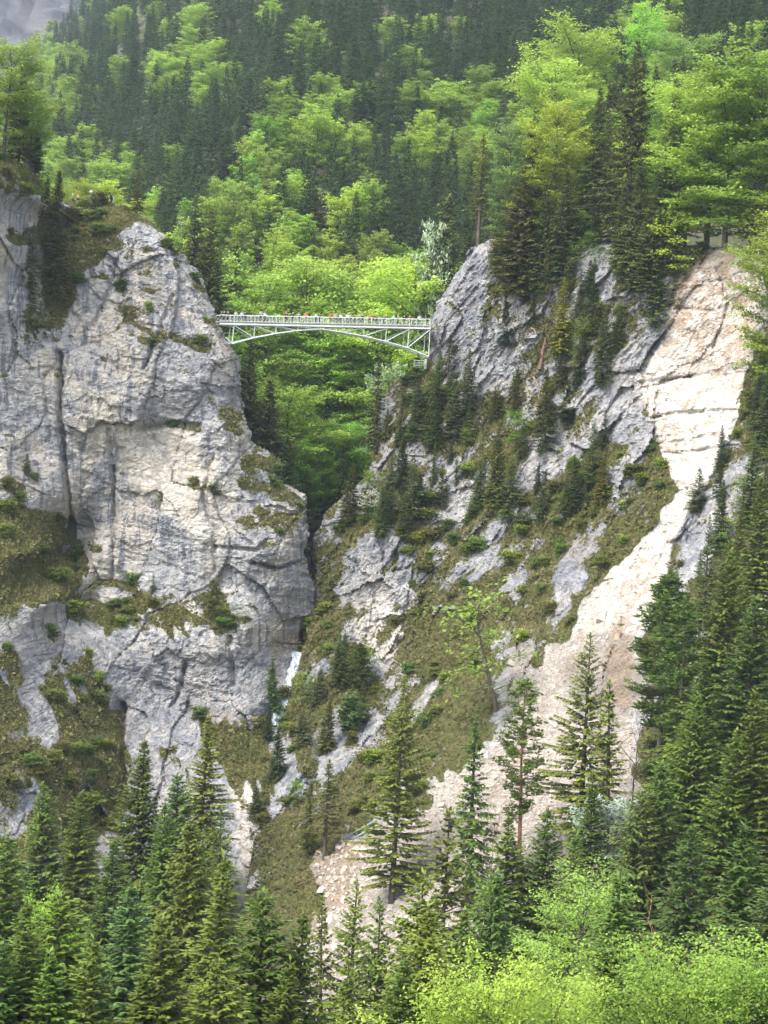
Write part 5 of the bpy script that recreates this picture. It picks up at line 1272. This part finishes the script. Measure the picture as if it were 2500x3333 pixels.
# inspection platform under the far springing
pl = thing('inspection_platform', 'small grey railed steel platform with a cabinet under the far bridge end', 'platform', tuple(bp(1520, 470, .8)))
PO = np.array(pl.location)
def pbox(name, c0, c1, off0, off1, mat):
    a, b = bp(*c0, off0), bp(*c1, off1)
    mb = MB(); mb.box((a + b) / 2 - PO, abs(b[0] - a[0]), max(.1, abs(b[1] - a[1])), abs(b[2] - a[2])); return link(name, mb.mesh(name, [mat]), pl)
pbox('cabinet', (1533, 410), (1562, 484), 0, 1.2, M_GREY)
pbox('platform_floor', (1458, 468), (1535, 474), 0, 1.5, M_STEEL)
for c in (1460, 1496, 1530):
    mb = MB(); mb.tube([bp(c, 422, .1) - PO, bp(c, 470, .1) - PO], .035, 4); link('railing_post', mb.mesh('railing_post', [M_STEEL]), pl)
for cy_ in (424, 440, 456):
    mb = MB(); mb.tube([bp(1460, cy_, .1) - PO, bp(1532, cy_, .1) - PO], .035, 4); link('rail', mb.mesh('rail', [M_STEEL]), pl)

# ------------------------------------------------------------------ people
M_SKIN = flat_mat('skin', (0.50, 0.32, 0.24), 0.6, 0.1, 5)
M_CLOTH = flat_mat('cloth', (1, 1, 1), 0.85, 0.12, 6, True)
def skin(name, chains, mat, extra=None):
    """one continuous surface grown round a jointed skeleton"""
    V, E, Rr, at = [], [], [], {}
    for ch in chains:
        prev = None
        for p, r in ch:
            k = tuple(round(q, 4) for q in p)
            if k not in at:
                at[k] = len(V); V.append(p); Rr.append(r)
            if prev is not None and prev != at[k]:
                E.append((prev, at[k]))
            prev = at[k]
    me = bpy.data.meshes.new(name); me.from_pydata([Vector(v) for v in V], E, [])
    o = bpy.data.objects.new(name, me); COL.objects.link(o)
    md = o.modifiers.new('s', 'SKIN'); sv = me.skin_vertices[0].data
    for i, r in enumerate(Rr):
        sv[i].radius = (r if isinstance(r, tuple) else (r, r))
    sv[0].use_root = True
    ms = o.modifiers.new('u', 'SUBSURF'); ms.levels = 1; ms.render_levels = 1
    dg = bpy.context.evaluated_depsgraph_get()
    m2 = bpy.data.meshes.new_from_object(o.evaluated_get(dg), depsgraph=dg)
    bpy.data.objects.remove(o); bpy.data.meshes.remove(me)
    m2.materials.clear(); m2.materials.append(mat)
    for p in m2.polygons:
        p.use_smooth = True
    return m2
def joints(pose):
    J = dict(pelvis=(0, 0, .93), waist=(0, 0, 1.08), chest=(0, -.01, 1.30), neck=(0, 0, 1.46), skull=(0, -.02, 1.60), crown=(0, -.01, 1.72))
    for s, n in ((-1, 'l'), (1, 'r')):
        J['hip' + n] = (s * .10, 0, .88); J['knee' + n] = (s * .11, -.03, .49); J['ank' + n] = (s * .11, .02, .09); J['toe' + n] = (s * .13, -.15, .04)
        J['sho' + n] = (s * .19, 0, 1.39)
        if pose == 'rail':
            J['elb' + n] = (s * .27, -.14, 1.16); J['wri' + n] = (s * .17, -.37, 1.13)
        elif pose == 'photo':
            J['elb' + n] = (s * .25, -.24, 1.26); J['wri' + n] = (s * .09, -.40, 1.48)
        elif pose == 'reach' and s > 0:
            J['elb' + n] = (.44, -.10, 1.45); J['wri' + n] = (.62, -.22, 1.60)
        else:
            J['elb' + n] = (s * .25, .03, 1.12); J['wri' + n] = (s * .25, -.09, .87)
    if pose == 'sit':
        dz = -.50
        for k in ('pelvis', 'waist', 'chest', 'neck', 'skull', 'crown', 'shol', 'shor', 'elbl', 'elbr', 'wril', 'wrir', 'hipl', 'hipr'):
            J[k] = (J[k][0], J[k][1], J[k][2] + dz)
        for s, n in ((-1, 'l'), (1, 'r')):
            J['knee' + n] = (s * .14, -.40, .52); J['ank' + n] = (s * .13, -.42, .09); J['toe' + n] = (s * .14, -.58, .04); J['wri' + n] = (s * .14, -.36, .62)
    if pose == 'bend':
        for k in ('waist', 'chest', 'neck', 'skull', 'crown', 'shol', 'shor', 'elbl', 'elbr', 'wril', 'wrir'):
            x_, y_, z_ = J[k]; d = z_ - .93; J[k] = (x_, y_ - .62 * d, .93 + .76 * d + .2 * y_)
    return {k: tuple(map(float, v)) for k, v in J.items()}
def make_figure(pose):
    J = joints(pose)
    g = lambda *ks: [(J[k], R_[k]) for k in ks]
    R_ = dict(pelvis=.13, waist=.115, chest=.135, neck=.055, skull=.088, crown=.06)
    for n in 'lr':
        R_.update({'hip' + n: .088, 'knee' + n: .058, 'ank' + n: .04, 'toe' + n: .035, 'sho' + n: .062, 'elb' + n: .042, 'wri' + n: .028, 'hand' + n: .035})
        e, w_ = np.array(J['elb' + n]), np.array(J['wri' + n]); d = (w_ - e) / np.linalg.norm(w_ - e)
        J['hand' + n] = tuple(w_ + d * .085)
    ch = [g('pelvis', 'waist', 'chest', 'neck', 'skull', 'crown')]
    for n in 'lr':
        ch += [g('pelvis', 'hip' + n, 'knee' + n, 'ank' + n, 'toe' + n), g('chest', 'sho' + n, 'elb' + n, 'wri' + n, 'hand' + n)]
        e, w_, h_ = (np.array(J[k + n]) for k in ('elb', 'wri', 'hand')); d = (h_ - w_) / np.linalg.norm(h_ - w_)
        sdv = np.cross(d, [0, 1.0, .2]); sdv /= np.linalg.norm(sdv); nv = np.cross(d, sdv)
        for q in range(4):
            b0 = h_ + sdv * (q - 1.5) * .021
            L = (.065, .078, .074, .058)[q]
            ch.append([(tuple(h_), .035), (tuple(b0 + d * .02), .0095), (tuple(b0 + d * (.02 + L * .55)), .009), (tuple(b0 + d * (.02 + L * .9) + nv * .022), .0075)])
        ch.append([(tuple(w_ + d * .025), .03), (tuple(w_ + d * .045 + sdv * .042), .011), (tuple(w_ + d * .085 + sdv * .055 + nv * .012), .009)])
    hd = np.array(J['skull']); ch.append([(J['skull'], .088), (tuple(hd + [0, -.09, -.015]), .016), (tuple(hd + [0, -.118, -.03]), .010)])
    P = {}
    P['body'] = skin('body', ch, M_SKIN)
    sc = lambda k, f: (J[k], R_[k] * f)
    jk = [[sc('pelvis', 1.22), sc('waist', 1.25), sc('chest', 1.2), (tuple(np.array(J['neck']) - [0, 0, .05]), .075)]]
    for n in 'lr':
        e, w_ = np.array(J['elb' + n]), np.array(J['wri' + n])
        jk.append([sc('chest', 1.2), sc('sho' + n, 1.25), sc('elb' + n, 1.4), (tuple(e + (w_ - e) * .93), .042)])
    P['jacket'] = skin('jacket', jk, M_CLOTH)
    tr = []
    for n in 'lr':
        k_, a_ = np.array(J['knee' + n]), np.array(J['ank' + n])
        tr.append([(tuple(np.array(J['pelvis']) - [0, 0, .03]), .125), sc('hip' + n, 1.22), sc('knee' + n, 1.25), (tuple(k_ + (a_ - k_) * .96), .058)])
    P['trousers'] = skin('trousers', tr, M_CLOTH)
    h0 = np.array(J['skull']); h1 = np.array(J['crown']); ax = (h1 - h0) / np.linalg.norm(h1 - h0)
    P['hair'] = skin('hair', [[(tuple(h0 + np.array([0, .045, -.05])), .075), (tuple(h0 + np.array([0, .032, .03])), .092), (tuple(h1 + np.array([0, .005, .0])), .075)]], M_CLOTH)
    sh = []
    P['shoes'] = skin('shoes', [[(tuple(np.array(J['ankl']) - [0, 0, .02]), .05), (J['toel'], .045)], [(tuple(np.array(J['ankr']) - [0, 0, .02]), .05), (J['toer'], .045)]], M_CLOTH)
    return P
FIG = {p: make_figure(p) for p in ('rail', 'photo', 'reach', 'stand', 'sit', 'bend')}
def person(pose, loc, rz, jacket, trousers, hair, label, group, k=1.0):
    o = thing('person', label, 'person', loc, rz, group); o.scale = (k, k, k)
    for nm, me in FIG[pose].items():
        c = link(nm, me, o)
        c.color = (*{'body': (1, 1, 1), 'jacket': jacket, 'trousers': trousers, 'hair': hair, 'shoes': (.05, .05, .05)}[nm], 1)
    return o
BLK, DRK, WHT, RED, ORG, BLU, CYN, GRY, PNK, BRN, NAV = (.02, .02, .025), (.045, .05, .07), (.78, .78, .80), (.14, .02, .025), (.75, .09, .03), (.42, .55, .72), (.16, .48, .68), (.20, .21, .22), (.5, .27, .27), (.16, .11, .08), (.03, .045, .12)
BLO = (.42, .30, .15)
PEOPLE = [(93, 'rail', DRK, BLK, BLK, 'person in dark coat nearest the near bridge end'), (120, 'stand', BLK, DRK, BRN, 'person in black jacket beside the dark-coated one at the near bridge end'),
          (140, 'stand', DRK, BLK, BLK, 'person in dark jacket just before the first tall bridge post'), (195, 'rail', (.4, .4, .36), GRY, BLO, 'fair-haired person in light grey jacket just past the first tall bridge post'), (237, 'rail', BLU, NAV, BRN, 'person in pale blue jacket leaning on the first railing bay'),
          (270, 'stand', BLK, BLK, BLK, 'person all in black standing in the first railing bay'), (372, 'photo', (.4, .38, .6), BLK, BRN, 'person in lilac top holding up a camera'), (400, 'rail', WHT, DRK, GRY, 'person in a big white coat leaning on the railing'),
          (551, 'rail', RED, BLK, BLK, 'dark-haired person in dark red jacket in the third railing bay'), (564, 'stand', DRK, GRY, BRN, 'person in dark jacket standing close behind the dark red one'), (600, 'photo', NAV, BLK, BLK, 'person in navy jacket raising a camera before the fourth tall post'),
          (645, 'stand', GRY, DRK, GRY, 'grey-clad person just past the fourth tall post'), (690, 'rail', (.62, .12, .10), GRY, (.6, .55, .45), 'white-haired person in red jacket near mid span'), (768, 'stand', (.5, .5, .52), BLK, BLK, 'person in light grey jacket beside the double middle post'),
          (800, 'stand', BRN, BLK, BRN, 'person in brown jacket right behind the double middle post'), (867, 'photo', ORG, DRK, BRN, 'person in bright orange jacket holding up a camera'), (903, 'rail', PNK, BLK, BRN, 'person in pink jacket next to the bright orange one'),
          (922, 'stand', DRK, GRY, BLK, 'person in dark jacket between the pink and the white one'), (940, 'rail', WHT, NAV, BRN, 'person in white jacket next to a tall post past mid span'), (988, 'rail', (.6, .62, .55), GRY, BLO, 'person in pale grey-green jacket in the second bay past mid span'),
          (1010, 'bend', (.5, .62, .82), DRK, BRN, 'person in light blue jacket bending over the railing'), (1050, 'stand', BLK, BLK, BLK, 'black-clad person in front of the small dark spruce top'), (1075, 'rail', GRY, DRK, BRN, 'person in grey jacket beside the black-clad one'),
          (1103, 'stand', NAV, BLK, BLK, 'person in navy jacket hidden by a tall post'), (1150, 'reach', (.5, .16, .08), BLK, BLK, 'person in rust jacket stretching an arm out'), (1175, 'photo', (.15, .05, .05), DRK, BRN, 'person in maroon jacket holding up a camera'),
          (1200, 'stand', RED, BLK, BLK, 'person in dark red jacket and black trousers in the third bay from the far end'), (1250, 'stand', DRK, NAV, BLK, 'person in dark jacket just before the second to last tall post'), (1315, 'rail', CYN, GRY, BRN, 'person in bright cyan jacket leaning on the railing'),
          (1352, 'stand', (.25, .2, .17), DRK, BRN, 'person in taupe coat next to the cyan one'), (1395, 'stand', BLK, BLK, BLK, 'tall person in black before the last tall post'), (1432, 'rail', (.15, .025, .03), BLK, BLK, 'person in deep crimson jacket at the last tall post'), (1495, 'photo', WHT, DRK, BLK, 'black-haired person in white jacket nearest the far bridge end')]
ang = math.atan2(_d[1], _d[0])
for c, pose, jk, tr, hr, lb in PEOPLE:
    p = bp(c, deck_cy(c) - 18, .50 if pose in ('rail', 'photo', 'bend') else rnd.uniform(.5, 1.2)); p[2] += .12
    person(pose, tuple(p), ang + (rnd.uniform(-.5, .5) if pose != 'stand' else rnd.uniform(-2.5, 2.5)), jit(jk, .08), tr, hr, lb, 'people on the footbridge', rnd.uniform(.96, 1.06))
for px, py, pose, jk, tr, hr, rz, lb in ((234, 654, 'stand', (.3, .33, .33), BLK, WHT, 1.2, 'person in grey jacket and white cap at the upper end of the hilltop'), (251, 660, 'sit', (.45, .3, .25), BLK, BRN, .5, 'person in brownish jacket sitting on the hilltop rocks'), (293, 660, 'rail', BLU, GRY, BRN, -.6, 'person in pale blue shirt on the hilltop'),
                                     (318, 664, 'sit', NAV, (.5, .5, .55), BLK, .2, 'person in navy jacket sitting on the hilltop'), (359, 668, 'stand', NAV, BLK, BLK, 2.6, 'person with navy backpack at the lower end of the hilltop'), (367, 668, 'bend', WHT, WHT, GRY, -1.4, 'person all in white bending at the lower end of the hilltop')):
    x, y, z = A.at(px, py)
    zz_ = A.Y[int(round((x - A.xs[0]) / A.step))]; zc = A.zs[(zz_ <= y + 1.2) & (A.sd[int(round((x - A.xs[0]) / A.step))] > 0)].max()
    person(pose, (x, y + .8, zc + .02), rz, jk, tr, hr, lb, 'people on the hilltop lookout')

# ------------------------------------------------------------------ water
def water_mat(name, col, col2, sc, stretch):
    mt, nt, out = new_mat(name); N = NT(nt)
    P = N.mapping(N.n('ShaderNodeTexCoord').outputs['Object'], stretch)
    f = N.noise(P, sc, 5, .6, .4)
    d = N.n('ShaderNodeBsdfPrincipled')
    N.put(d.inputs['Base Color'], N.mix(N.maprange(f, .38, .6), col, col2)); d.inputs['Roughness'].default_value = .35
    nt.links.new(N.bump(f, 1.0, .25), d.inputs['Normal']); nt.links.new(d.outputs[0], out.inputs['Surface'])
    return mt
pth = [(972, 2122), (968, 2160), (958, 2200), (945, 2245), (932, 2290), (920, 2330), (905, 2362)]
pp = []
for px, py in pth:
    cnds = [W.at(px, py) for W in (A, B)]
    pp.append(min(cnds, key=lambda q: q[1]))
pp = np.array(pp); tt = np.linspace(0, 1, 60)
cl = np.stack([np.interp(tt, np.linspace(0, 1, len(pp)), pp[:, k]) for k in range(3)], 1)
wv = np.linspace(-1, 1, 13)
wd = ((1.0 + .9 * tt) * (1 + .5 * fbm(tt * 9, tt * 0, 3, 204)))[:, None] * wv[None]
X = cl[:, 0:1] + wd + .35 * fbm(tt[:, None] * 14 + wv * 0, wv[None] * 1.5 + tt[:, None] * 0, 3, 201)
Y = cl[:, 1:2] - .5 + .9 * wv[None] ** 2 + 1.1 * fbm(tt[:, None] * 6 + wv * 0, wv[None] * 3.5 + tt[:, None] * 0, 4, 202)
Z = cl[:, 2:3] + 0 * wd
ii, jj = np.meshgrid(np.arange(59), np.arange(12), indexing='ij'); ii, jj = ii.ravel(), jj.ravel()
link('waterfall', mk_mesh('waterfall', np.stack([X.ravel(), Y.ravel(), Z.ravel()], 1), np.stack([ii * 13 + jj, (ii + 1) * 13 + jj, (ii + 1) * 13 + jj + 1, ii * 13 + jj + 1], 1), [water_mat('falling_water', (.60, .65, .68), (.26, .33, .38), 1.6, (2.0, 2.0, .22))], smooth=True), kind='structure')
yy = np.arange(236, 322, 1.0); ww = np.linspace(-4.5, 4.5, 10)
X = (-24 - 6 * np.sin(yy / 22))[:, None] + ww[None] * (1 + .3 * np.sin(yy / 5))[:, None]; Y = yy[:, None] + 0 * ww[None]
Z = -72.0 + .9 * fbm(X / 3, Y / 3, 3, 205) + (Y - 262) * .03
n1 = len(ww); ii, jj = np.meshgrid(np.arange(len(yy) - 1), np.arange(n1 - 1), indexing='ij'); ii, jj = ii.ravel(), jj.ravel()
link('stream_water', mk_mesh('stream_water', np.stack([X.ravel(), Y.ravel(), Z.ravel()], 1), np.stack([ii * n1 + jj, (ii + 1) * n1 + jj, (ii + 1) * n1 + jj + 1, ii * n1 + jj + 1], 1), [water_mat('stream', (.80, .86, .87), (.33, .50, .50), .5, (1, .5, 1))], smooth=True), kind='structure')

print('spruces', sum(o.name.startswith('spruce') for o in SC.objects), 'beeches', sum(o.name.startswith('beech') for o in SC.objects))
# ------------------------------------------------------------------ bushes, small trees, logs
def pick(W, n, ok, gap):
    """spread-out random places of a wall where ok"""
    i, j = np.nonzero(ok); o = rng.permutation(len(i)); out = []
    for k in o:
        p = (W.xs[i[k]], W.zs[j[k]])
        if all((p[0] - q[0]) ** 2 + (p[1] - q[1]) ** 2 > gap * gap for q, _ in out):
            out.append((p, (i[k], j[k])))
            if len(out) >= n:
                break
    return [(x, float(W.Y[a, b]), z, float(W.px[a, b]), float(W.py[a, b])) for (x, z), (a, b) in out]
MARKS = [((735, 1100), 'the near bridge end'), ((1390, 1120), 'the far bridge end'), ((960, 2230), 'the waterfall'), ((1240, 1950), 'the grey pillar'), ((560, 1480), 'the pale hollow'), ((500, 2050), 'the cliff foot ledge'), ((150, 1800), 'the steep grass slope'), ((150, 2070), 'the bluish rock block'),
         ((330, 680), 'the hilltop lookout'), ((1560, 1050), 'the crag under the thin spruce'), ((1765, 1150), 'the red snag'), ((1510, 1580), 'the rubble runnel'), ((1930, 850), 'the upper slab'), ((2040, 1450), 'the blue-grey slab'), ((2250, 1250), 'the banded scar'), ((2120, 1900), 'the debris chute'), ((1850, 2050), 'the ribbed grey slab'),
         ((1600, 2050), 'the steep grass ribs'), ((1150, 2420), 'the broken crag above the scree'), ((1130, 2850), 'the boulder rubble'), ((2350, 1700), 'the outer slabs'), ((900, 2600), 'the wet lower rock'), ((300, 2500), 'the dark gully'), ((60, 2600), 'the lower grass slope'), ((1050, 1800), 'the slot rim'), ((1650, 1400), 'the wooded crags')]
def beside(px, py):
    d = [(math.hypot(px - a, py - b), a, b, t) for (a, b), t in MARKS]
    _, a, b, t = min(d)
    dx, dy = px - a, py - b
    if math.hypot(dx, dy) < 60:
        return 'growing on ' + t
    if abs(dy) > abs(dx):
        return ('growing just above ' if dy < 0 else 'growing just below ') + t if abs(dy) < 150 else ('growing well above ' if dy < 0 else 'growing well below ') + t
    return ('growing on the bridge-cliff side of ' if dx < 0 else 'growing on the scree side of ') + t
vis = lambda W: (W.sd > .6) & (W.px > -10) & (W.px < 2510) & (W.py < 2760)
for W, n, ok in ((A, 100, vis(A) & (A.attrs['grass'] > .42)), (B, 190, vis(B) & (B.attrs['grass'] > .40) & (B.attrs['fresh'] < .1))):
    clump = fbm(W.GX / 4.5, W.GZ / 4.5, 3, 310)
    for x, y, z, px, py in pick(W, n // 3, ok, 2.6) + pick(W, n - n // 3, ok & (clump > .12), 1.15):
        k = rnd.random()
        t = rnd.choice([(.75, .95, .75), (.9, 1.0, .55), (1.1, 1.15, .85), (1.1, .95, .65), (.85, 1.1, .75), (1.5, 1.6, .8)])
        tone = 'brownish' if t[0] > t[1] else 'bright green' if t[0] > 1.3 else 'dark green' if t[0] < .8 else 'olive' if t[2] < .58 else 'mid green'
        h = rnd.uniform(1.0, 2.3)
        plant('bush', BUSH[rnd.randrange(2)], f'{"large" if h > 1.7 else "low"} {tone} bush {beside(px, py)}', 'bush', (x, y + .3, z - .2), h, rnd.uniform(.6, 1.25), tint=jit(t, .12), group='bushes on the rock walls')
wood = np.zeros(B.px.shape)
for P in ([(1180, 1250), (1420, 1230), (1560, 1480), (1500, 1640), (1250, 1760), (1120, 1700)], [(1560, 1300), (1880, 1250), (1960, 1500), (1900, 1720), (1600, 1760)], [(1640, 800), (2000, 760), (1960, 1250), (1700, 1300), (1640, 1000)], [(2260, 1400), (2520, 1300), (2520, 2350), (2200, 2350)], [(1000, 2050), (1180, 2040), (1230, 2400), (980, 2480)], [(700, 2350), (1000, 2350), (980, 2850), (760, 2850)]):
    wood = np.maximum(wood, B.region(P, 20, 40))
dense = np.maximum(B.region([(1620, 800), (2000, 780), (1960, 1250), (1760, 1330), (1640, 1050)], 20, 40), B.region([(1180, 1230), (1420, 1220), (1560, 1480), (1500, 1640), (1230, 1700)], 20, 40))
for x, y, z, px, py in pick(B, 64, vis(B) & (wood > .5) & (B.attrs['fresh'] < .1), 2.6) + pick(B, 34, vis(B) & (dense > .5), 2.4):
    h = rnd.uniform(3.5, 10.0); t = rnd.choice([TGRN, (1.2, 1.1, .7), TGRY, TDRK, (.9, 1.05, .8)])
    tone = {TGRN: 'green', TGRY: 'greyish', TDRK: 'dark'}.get(t, 'olive' if t[0] > 1 else 'mid green')
    if rnd.random() < .25:
        plant('beech_tree', BEE_SMALL[rnd.randrange(2)], f'{"young" if h < 6 else "slender"} beech sapling {beside(px, py)}', 'tree', (x, y + .3, z - .2), h * .7, 1.1, tint=jit((.8, .95, .7), .15), group='saplings on the rock walls')
    else:
        plant('spruce_tree', rnd.choice(SPR_SMALL + SPR[:2] + SPR_SLIM[:1]), f'{"small" if h < 5.5 else "half-grown"} {tone} spruce {beside(px, py)}', 'tree', (x, y + .3, z - .2), h, rnd.uniform(1.2, 1.8), tint=jit(t, .1), group='young spruces on the rock walls', lean=(rnd.uniform(-.05, .1), rnd.uniform(-.1, .1)))
def log_(W, p0, p1, r0, r1, col, label, name='fallen_log', lift=.25, cat='log'):
    a, b = np.array(W.at(*p0)), np.array(W.at(*p1))
    a[1] -= lift; b[1] -= lift
    o = thing(name, label, cat, tuple(a))
    mb = MB(); q = np.linspace(0, 1, 7)[:, None]; pts = (b - a) * q + np.random.default_rng(int(p0[0])).normal(0, .05, (7, 3)) * np.sin(q * 3.1)
    mb.tube(pts, np.linspace(r0, r1, 7), 6)
    c = link('stem', mb.mesh('stem', [M_BARK]), o); c.color = (*col, 1)
    mb = MB()
    for k in range(4):
        s = pts[1 + k]; d = np.array([math.cos(k * 2.1), -.6, math.sin(k * 2.1) + .4])
        mb.tube([s, s + d * r0 * 3.2], [r0 * .35, r0 * .12], 4)
    c = link('branch_stub', mb.mesh('branch_stub', [M_BARK]), o); c.color = (*col, 1)
log_(B, (1755, 1205), (1775, 1100), .36, .13, (1.35, .95, .72), 'broken orange-red snag standing in the wooded gully', 'broken_snag', .9, 'snag')
log_(B, (1750, 1340), (1758, 1270), .26, .14, (2.2, 1.7, 1.1), 'pale yellowish broken stem below the red snag', 'broken_snag', .7, 'snag')
log_(B, (1735, 1225), (1800, 1350), .16, .09, (2.4, 2.2, 1.8), 'thin grey log leaning across the gully below the red snag')
log_(B, (1720, 1052), (1745, 1085), .14, .08, (3.2, 3.0, 2.6), 'short white log in the dark gully above the red snag')
log_(B, (1580, 1165), (1650, 1125), .16, .1, (1.2, 1.2, 1.2), 'grey log lying across the crag near the far bridge end')
log_(B, (1640, 1600), (1665, 1630), .16, .1, (2.2, 1.2, .9), 'reddish fallen log on the steep grass')
log_(B, (2320, 1672), (2370, 1670), .16, .08, (.5, .5, .5), 'dark log lying on the ledge beside the debris chute')
log_(B, (2340, 1700), (2420, 1698), .18, .1, (2.2, 1.0, .8), 'reddish log just under the dark log beside the chute')
log_(B, (1040, 2215), (1100, 2180), .13, .08, (.9, .9, .9), 'grey log on the bank beside the waterfall')
log_(B, (1640, 2630), (1690, 2680), .2, .1, (.6, .6, .6), 'dark fallen trunk on the scree behind the red pine')
log_(B, (1060, 2890), (1120, 2960), .12, .07, (3.0, 2.6, 2.2), 'pale broken branch on the boulder rubble')
log_(B, (920, 2900), (1060, 2840), .12, .06, (1.8, 1.4, 1.2), 'brown broken branch below the boulder rubble')
log_(A, (560, 1930), (600, 1985), .1, .06, (2.0, 1.8, 1.6), 'thin dead branch lying on the cliff foot ledge')
M_PIPE = flat_mat('blue_grey_pipe', (0.22, 0.30, 0.31), 0.45, 0.2, 1.0)
for k, (p0, p1) in enumerate((((1118, 2730), (1225, 2668)), ((1150, 2728), (1240, 2680)))):
    a, b = np.array(B.at(*p0)), np.array(B.at(*p1)); a[1] -= .4; b[1] -= .4
    o = thing('steel_pipe', ('longer blue-grey pipe lying above the boulder rubble', 'shorter blue-grey pipe lying beside the longer one above the rubble')[k], 'pipe', tuple(a))
    mb = MB(); mb.tube([np.zeros(3), b - a], .17, 6); link('pipe_body', mb.mesh('pipe_body', [M_PIPE]), o)
    mb = MB(); mb.tube([(b - a) * .98, (b - a) * 1.005], .22, 6); link('collar', mb.mesh('collar', [M_PIPE]), o)

# ------------------------------------------------------------------ loose stone and turf
def rock_V(R, n):
    b = np.array([[i, j, k] for i in (-.5, .5) for j in (-.5, .5) for k in (-.5, .5)])
    return b[None] * R.uniform(.55, 1.25, (n, 1, 3)) + R.normal(0, .13, (n, 8, 3))
QF = np.array([[0, 1, 3, 2], [4, 6, 7, 5], [0, 4, 5, 1], [2, 3, 7, 6], [0, 2, 6, 4], [1, 5, 7, 3]])
def normals(W):
    gx, gz = np.gradient(W.Y, W.step)
    n = np.stack([gx, -np.ones_like(gx), gz], -1)
    return n / np.linalg.norm(n, axis=-1, keepdims=True)
BNr, ANr = normals(B), normals(A)
okS = (B.sd > .5) & (B.attrs['fresh'] > .55) & (B.px < 2520)
low = sstep(1950, 2500, B.py)
i, j = np.nonzero(okS & (rng.random(okS.shape) < .34 * low + .03)); n = len(i)
sz = .12 + .42 * rng.random(n) ** 3
V = rock_V(rng, n) * sz[:, None, None]
c = np.stack([B.xs[i], B.Y[i, j], B.zs[j]], 1) + rng.uniform(-.13, .13, (n, 3)) * [1, 0, 1] + BNr[i, j] * (.12 * sz[:, None])
V = (V + c[:, None]).reshape(-1, 3)
F = (QF[None] + 8 * np.arange(n)[:, None, None]).reshape(-1, 4)
link('scree_rubble', mk_mesh('scree_rubble', V, F, [M_STONE]), kind='stuff')
print('rubble', n)
STONES = [mk_mesh('boulder', rock_V(rng, 1)[0], QF, [M_STONE]) for _ in range(6)]
okB = (B.sd > .5) & (B.attrs['fresh'] > .5) & (B.py > 1900) & (B.py < 3250) & (B.px < 2080)
rub = B.region([(1040, 2760), (1220, 2720), (1250, 2830), (1100, 3050), (960, 3050)], 25)
spots = pick(B, 90, okB & (rub > .4), .7) + pick(B, 130, okB & (B.py > 2450), 1.3) + pick(B, 40, okB & (B.py < 2450), 1.3)
for x, y, z, px, py in spots:
    s = rnd.uniform(.28, .6) if rnd.random() < .85 else rnd.uniform(.6, 1.0)
    zone = 'the boulder rubble at the inner edge of the scree' if px < 1260 and py < 3050 else 'the upper debris slope' if py < 2300 else 'the middle of the scree' if py < 2750 else 'the lower scree fan'
    col = rnd.choice([(1, 1, 1), (1.1, 1.05, 1.0), (.8, .8, .82), (.95, .82, .72)])
    o = link('boulder', STONES[rnd.randrange(6)], None, label=f'{"large" if s > .6 else "small"} angular {"grey" if col[0] < .9 else "pinkish" if col[2] < .8 else "white"} boulder on {zone}', category='boulder', group='boulders on ' + zone)
    o.location = (x, y - s * .15, z + s * .1); o.rotation_euler = (rnd.uniform(0, 3), rnd.uniform(0, 3), rnd.uniform(0, 3)); o.scale = (s, s, s); o.color = (*col, 1)
def turf(W, NR, name, dens, lim):
    i, j = np.nonzero((W.sd > .3) & (W.attrs['grass'] + .35 * fbm(W.GX / 2.2, W.GZ / 2.2, 3, 300) > lim) & (W.px > -30) & (W.px < 2530) & (W.py < 3000) & (rng.random(W.Y.shape) < dens) & (W.attrs['fresh'] < .3))
    n = len(i)
    c = np.stack([W.xs[i], W.Y[i, j], W.zs[j]], 1); nr = NR[i, j]
    Bs, Es, Ws, Ts = [], [], [], []
    tone = rng.random(n) * .45 + .55 * (.5 + fbm(W.xs[i] / 4, W.zs[j] / 4, 3, 301))
    for q in range(3):
        d = nr * .55 + rng.normal(0, .45, (n, 3)); d[:, 2] += .15
        l = rng.uniform(.16, .40, n)
        Bs.append(c + rng.normal(0, .1, (n, 3)) - nr * .03); Es.append(Bs[-1] + d * l[:, None])
        Ws.append(np.cross(d, rng.normal(0, 1, (n, 3))) * .12); Ts.append(np.clip(tone + rng.uniform(-.2, .2, n), 0, 1))
    V, F = kites(np.vstack(Bs), np.vstack(Es), np.vstack(Ws), .3)
    link(name, mk_mesh(name, V, F, [M_GRASS], {'tint': np.repeat(np.concatenate(Ts), 4)}), kind='stuff')
    print(name, n)
turf(A, ANr, 'cliff_grass', .85, .50)
turf(B, BNr, 'slope_grass', .85, .46)

# ------------------------------------------------------------------ the air
def haze_box():
    mb = MB(); mb.box((20, 1020, 285), 2000, 2240, 770)      # from 100 m below the camera up over the woods
    me = mb.mesh('haze')
    mt = bpy.data.materials.new('haze_air'); mt.use_nodes = True
    nt = mt.node_tree
    for n in list(nt.nodes):
        nt.nodes.remove(n)
    out = nt.nodes.new('ShaderNodeOutputMaterial')
    v = nt.nodes.new('ShaderNodeVolumePrincipled')
    v.inputs['Color'].default_value = (0.72, 0.85, 1.0, 1)
    v.inputs['Density'].default_value = 0.00009
    v.inputs['Anisotropy'].default_value = 0.2
    nt.links.new(v.outputs[0], out.inputs['Volume'])
    me.materials.append(mt)
    link('haze', me, kind='stuff')
haze_box()
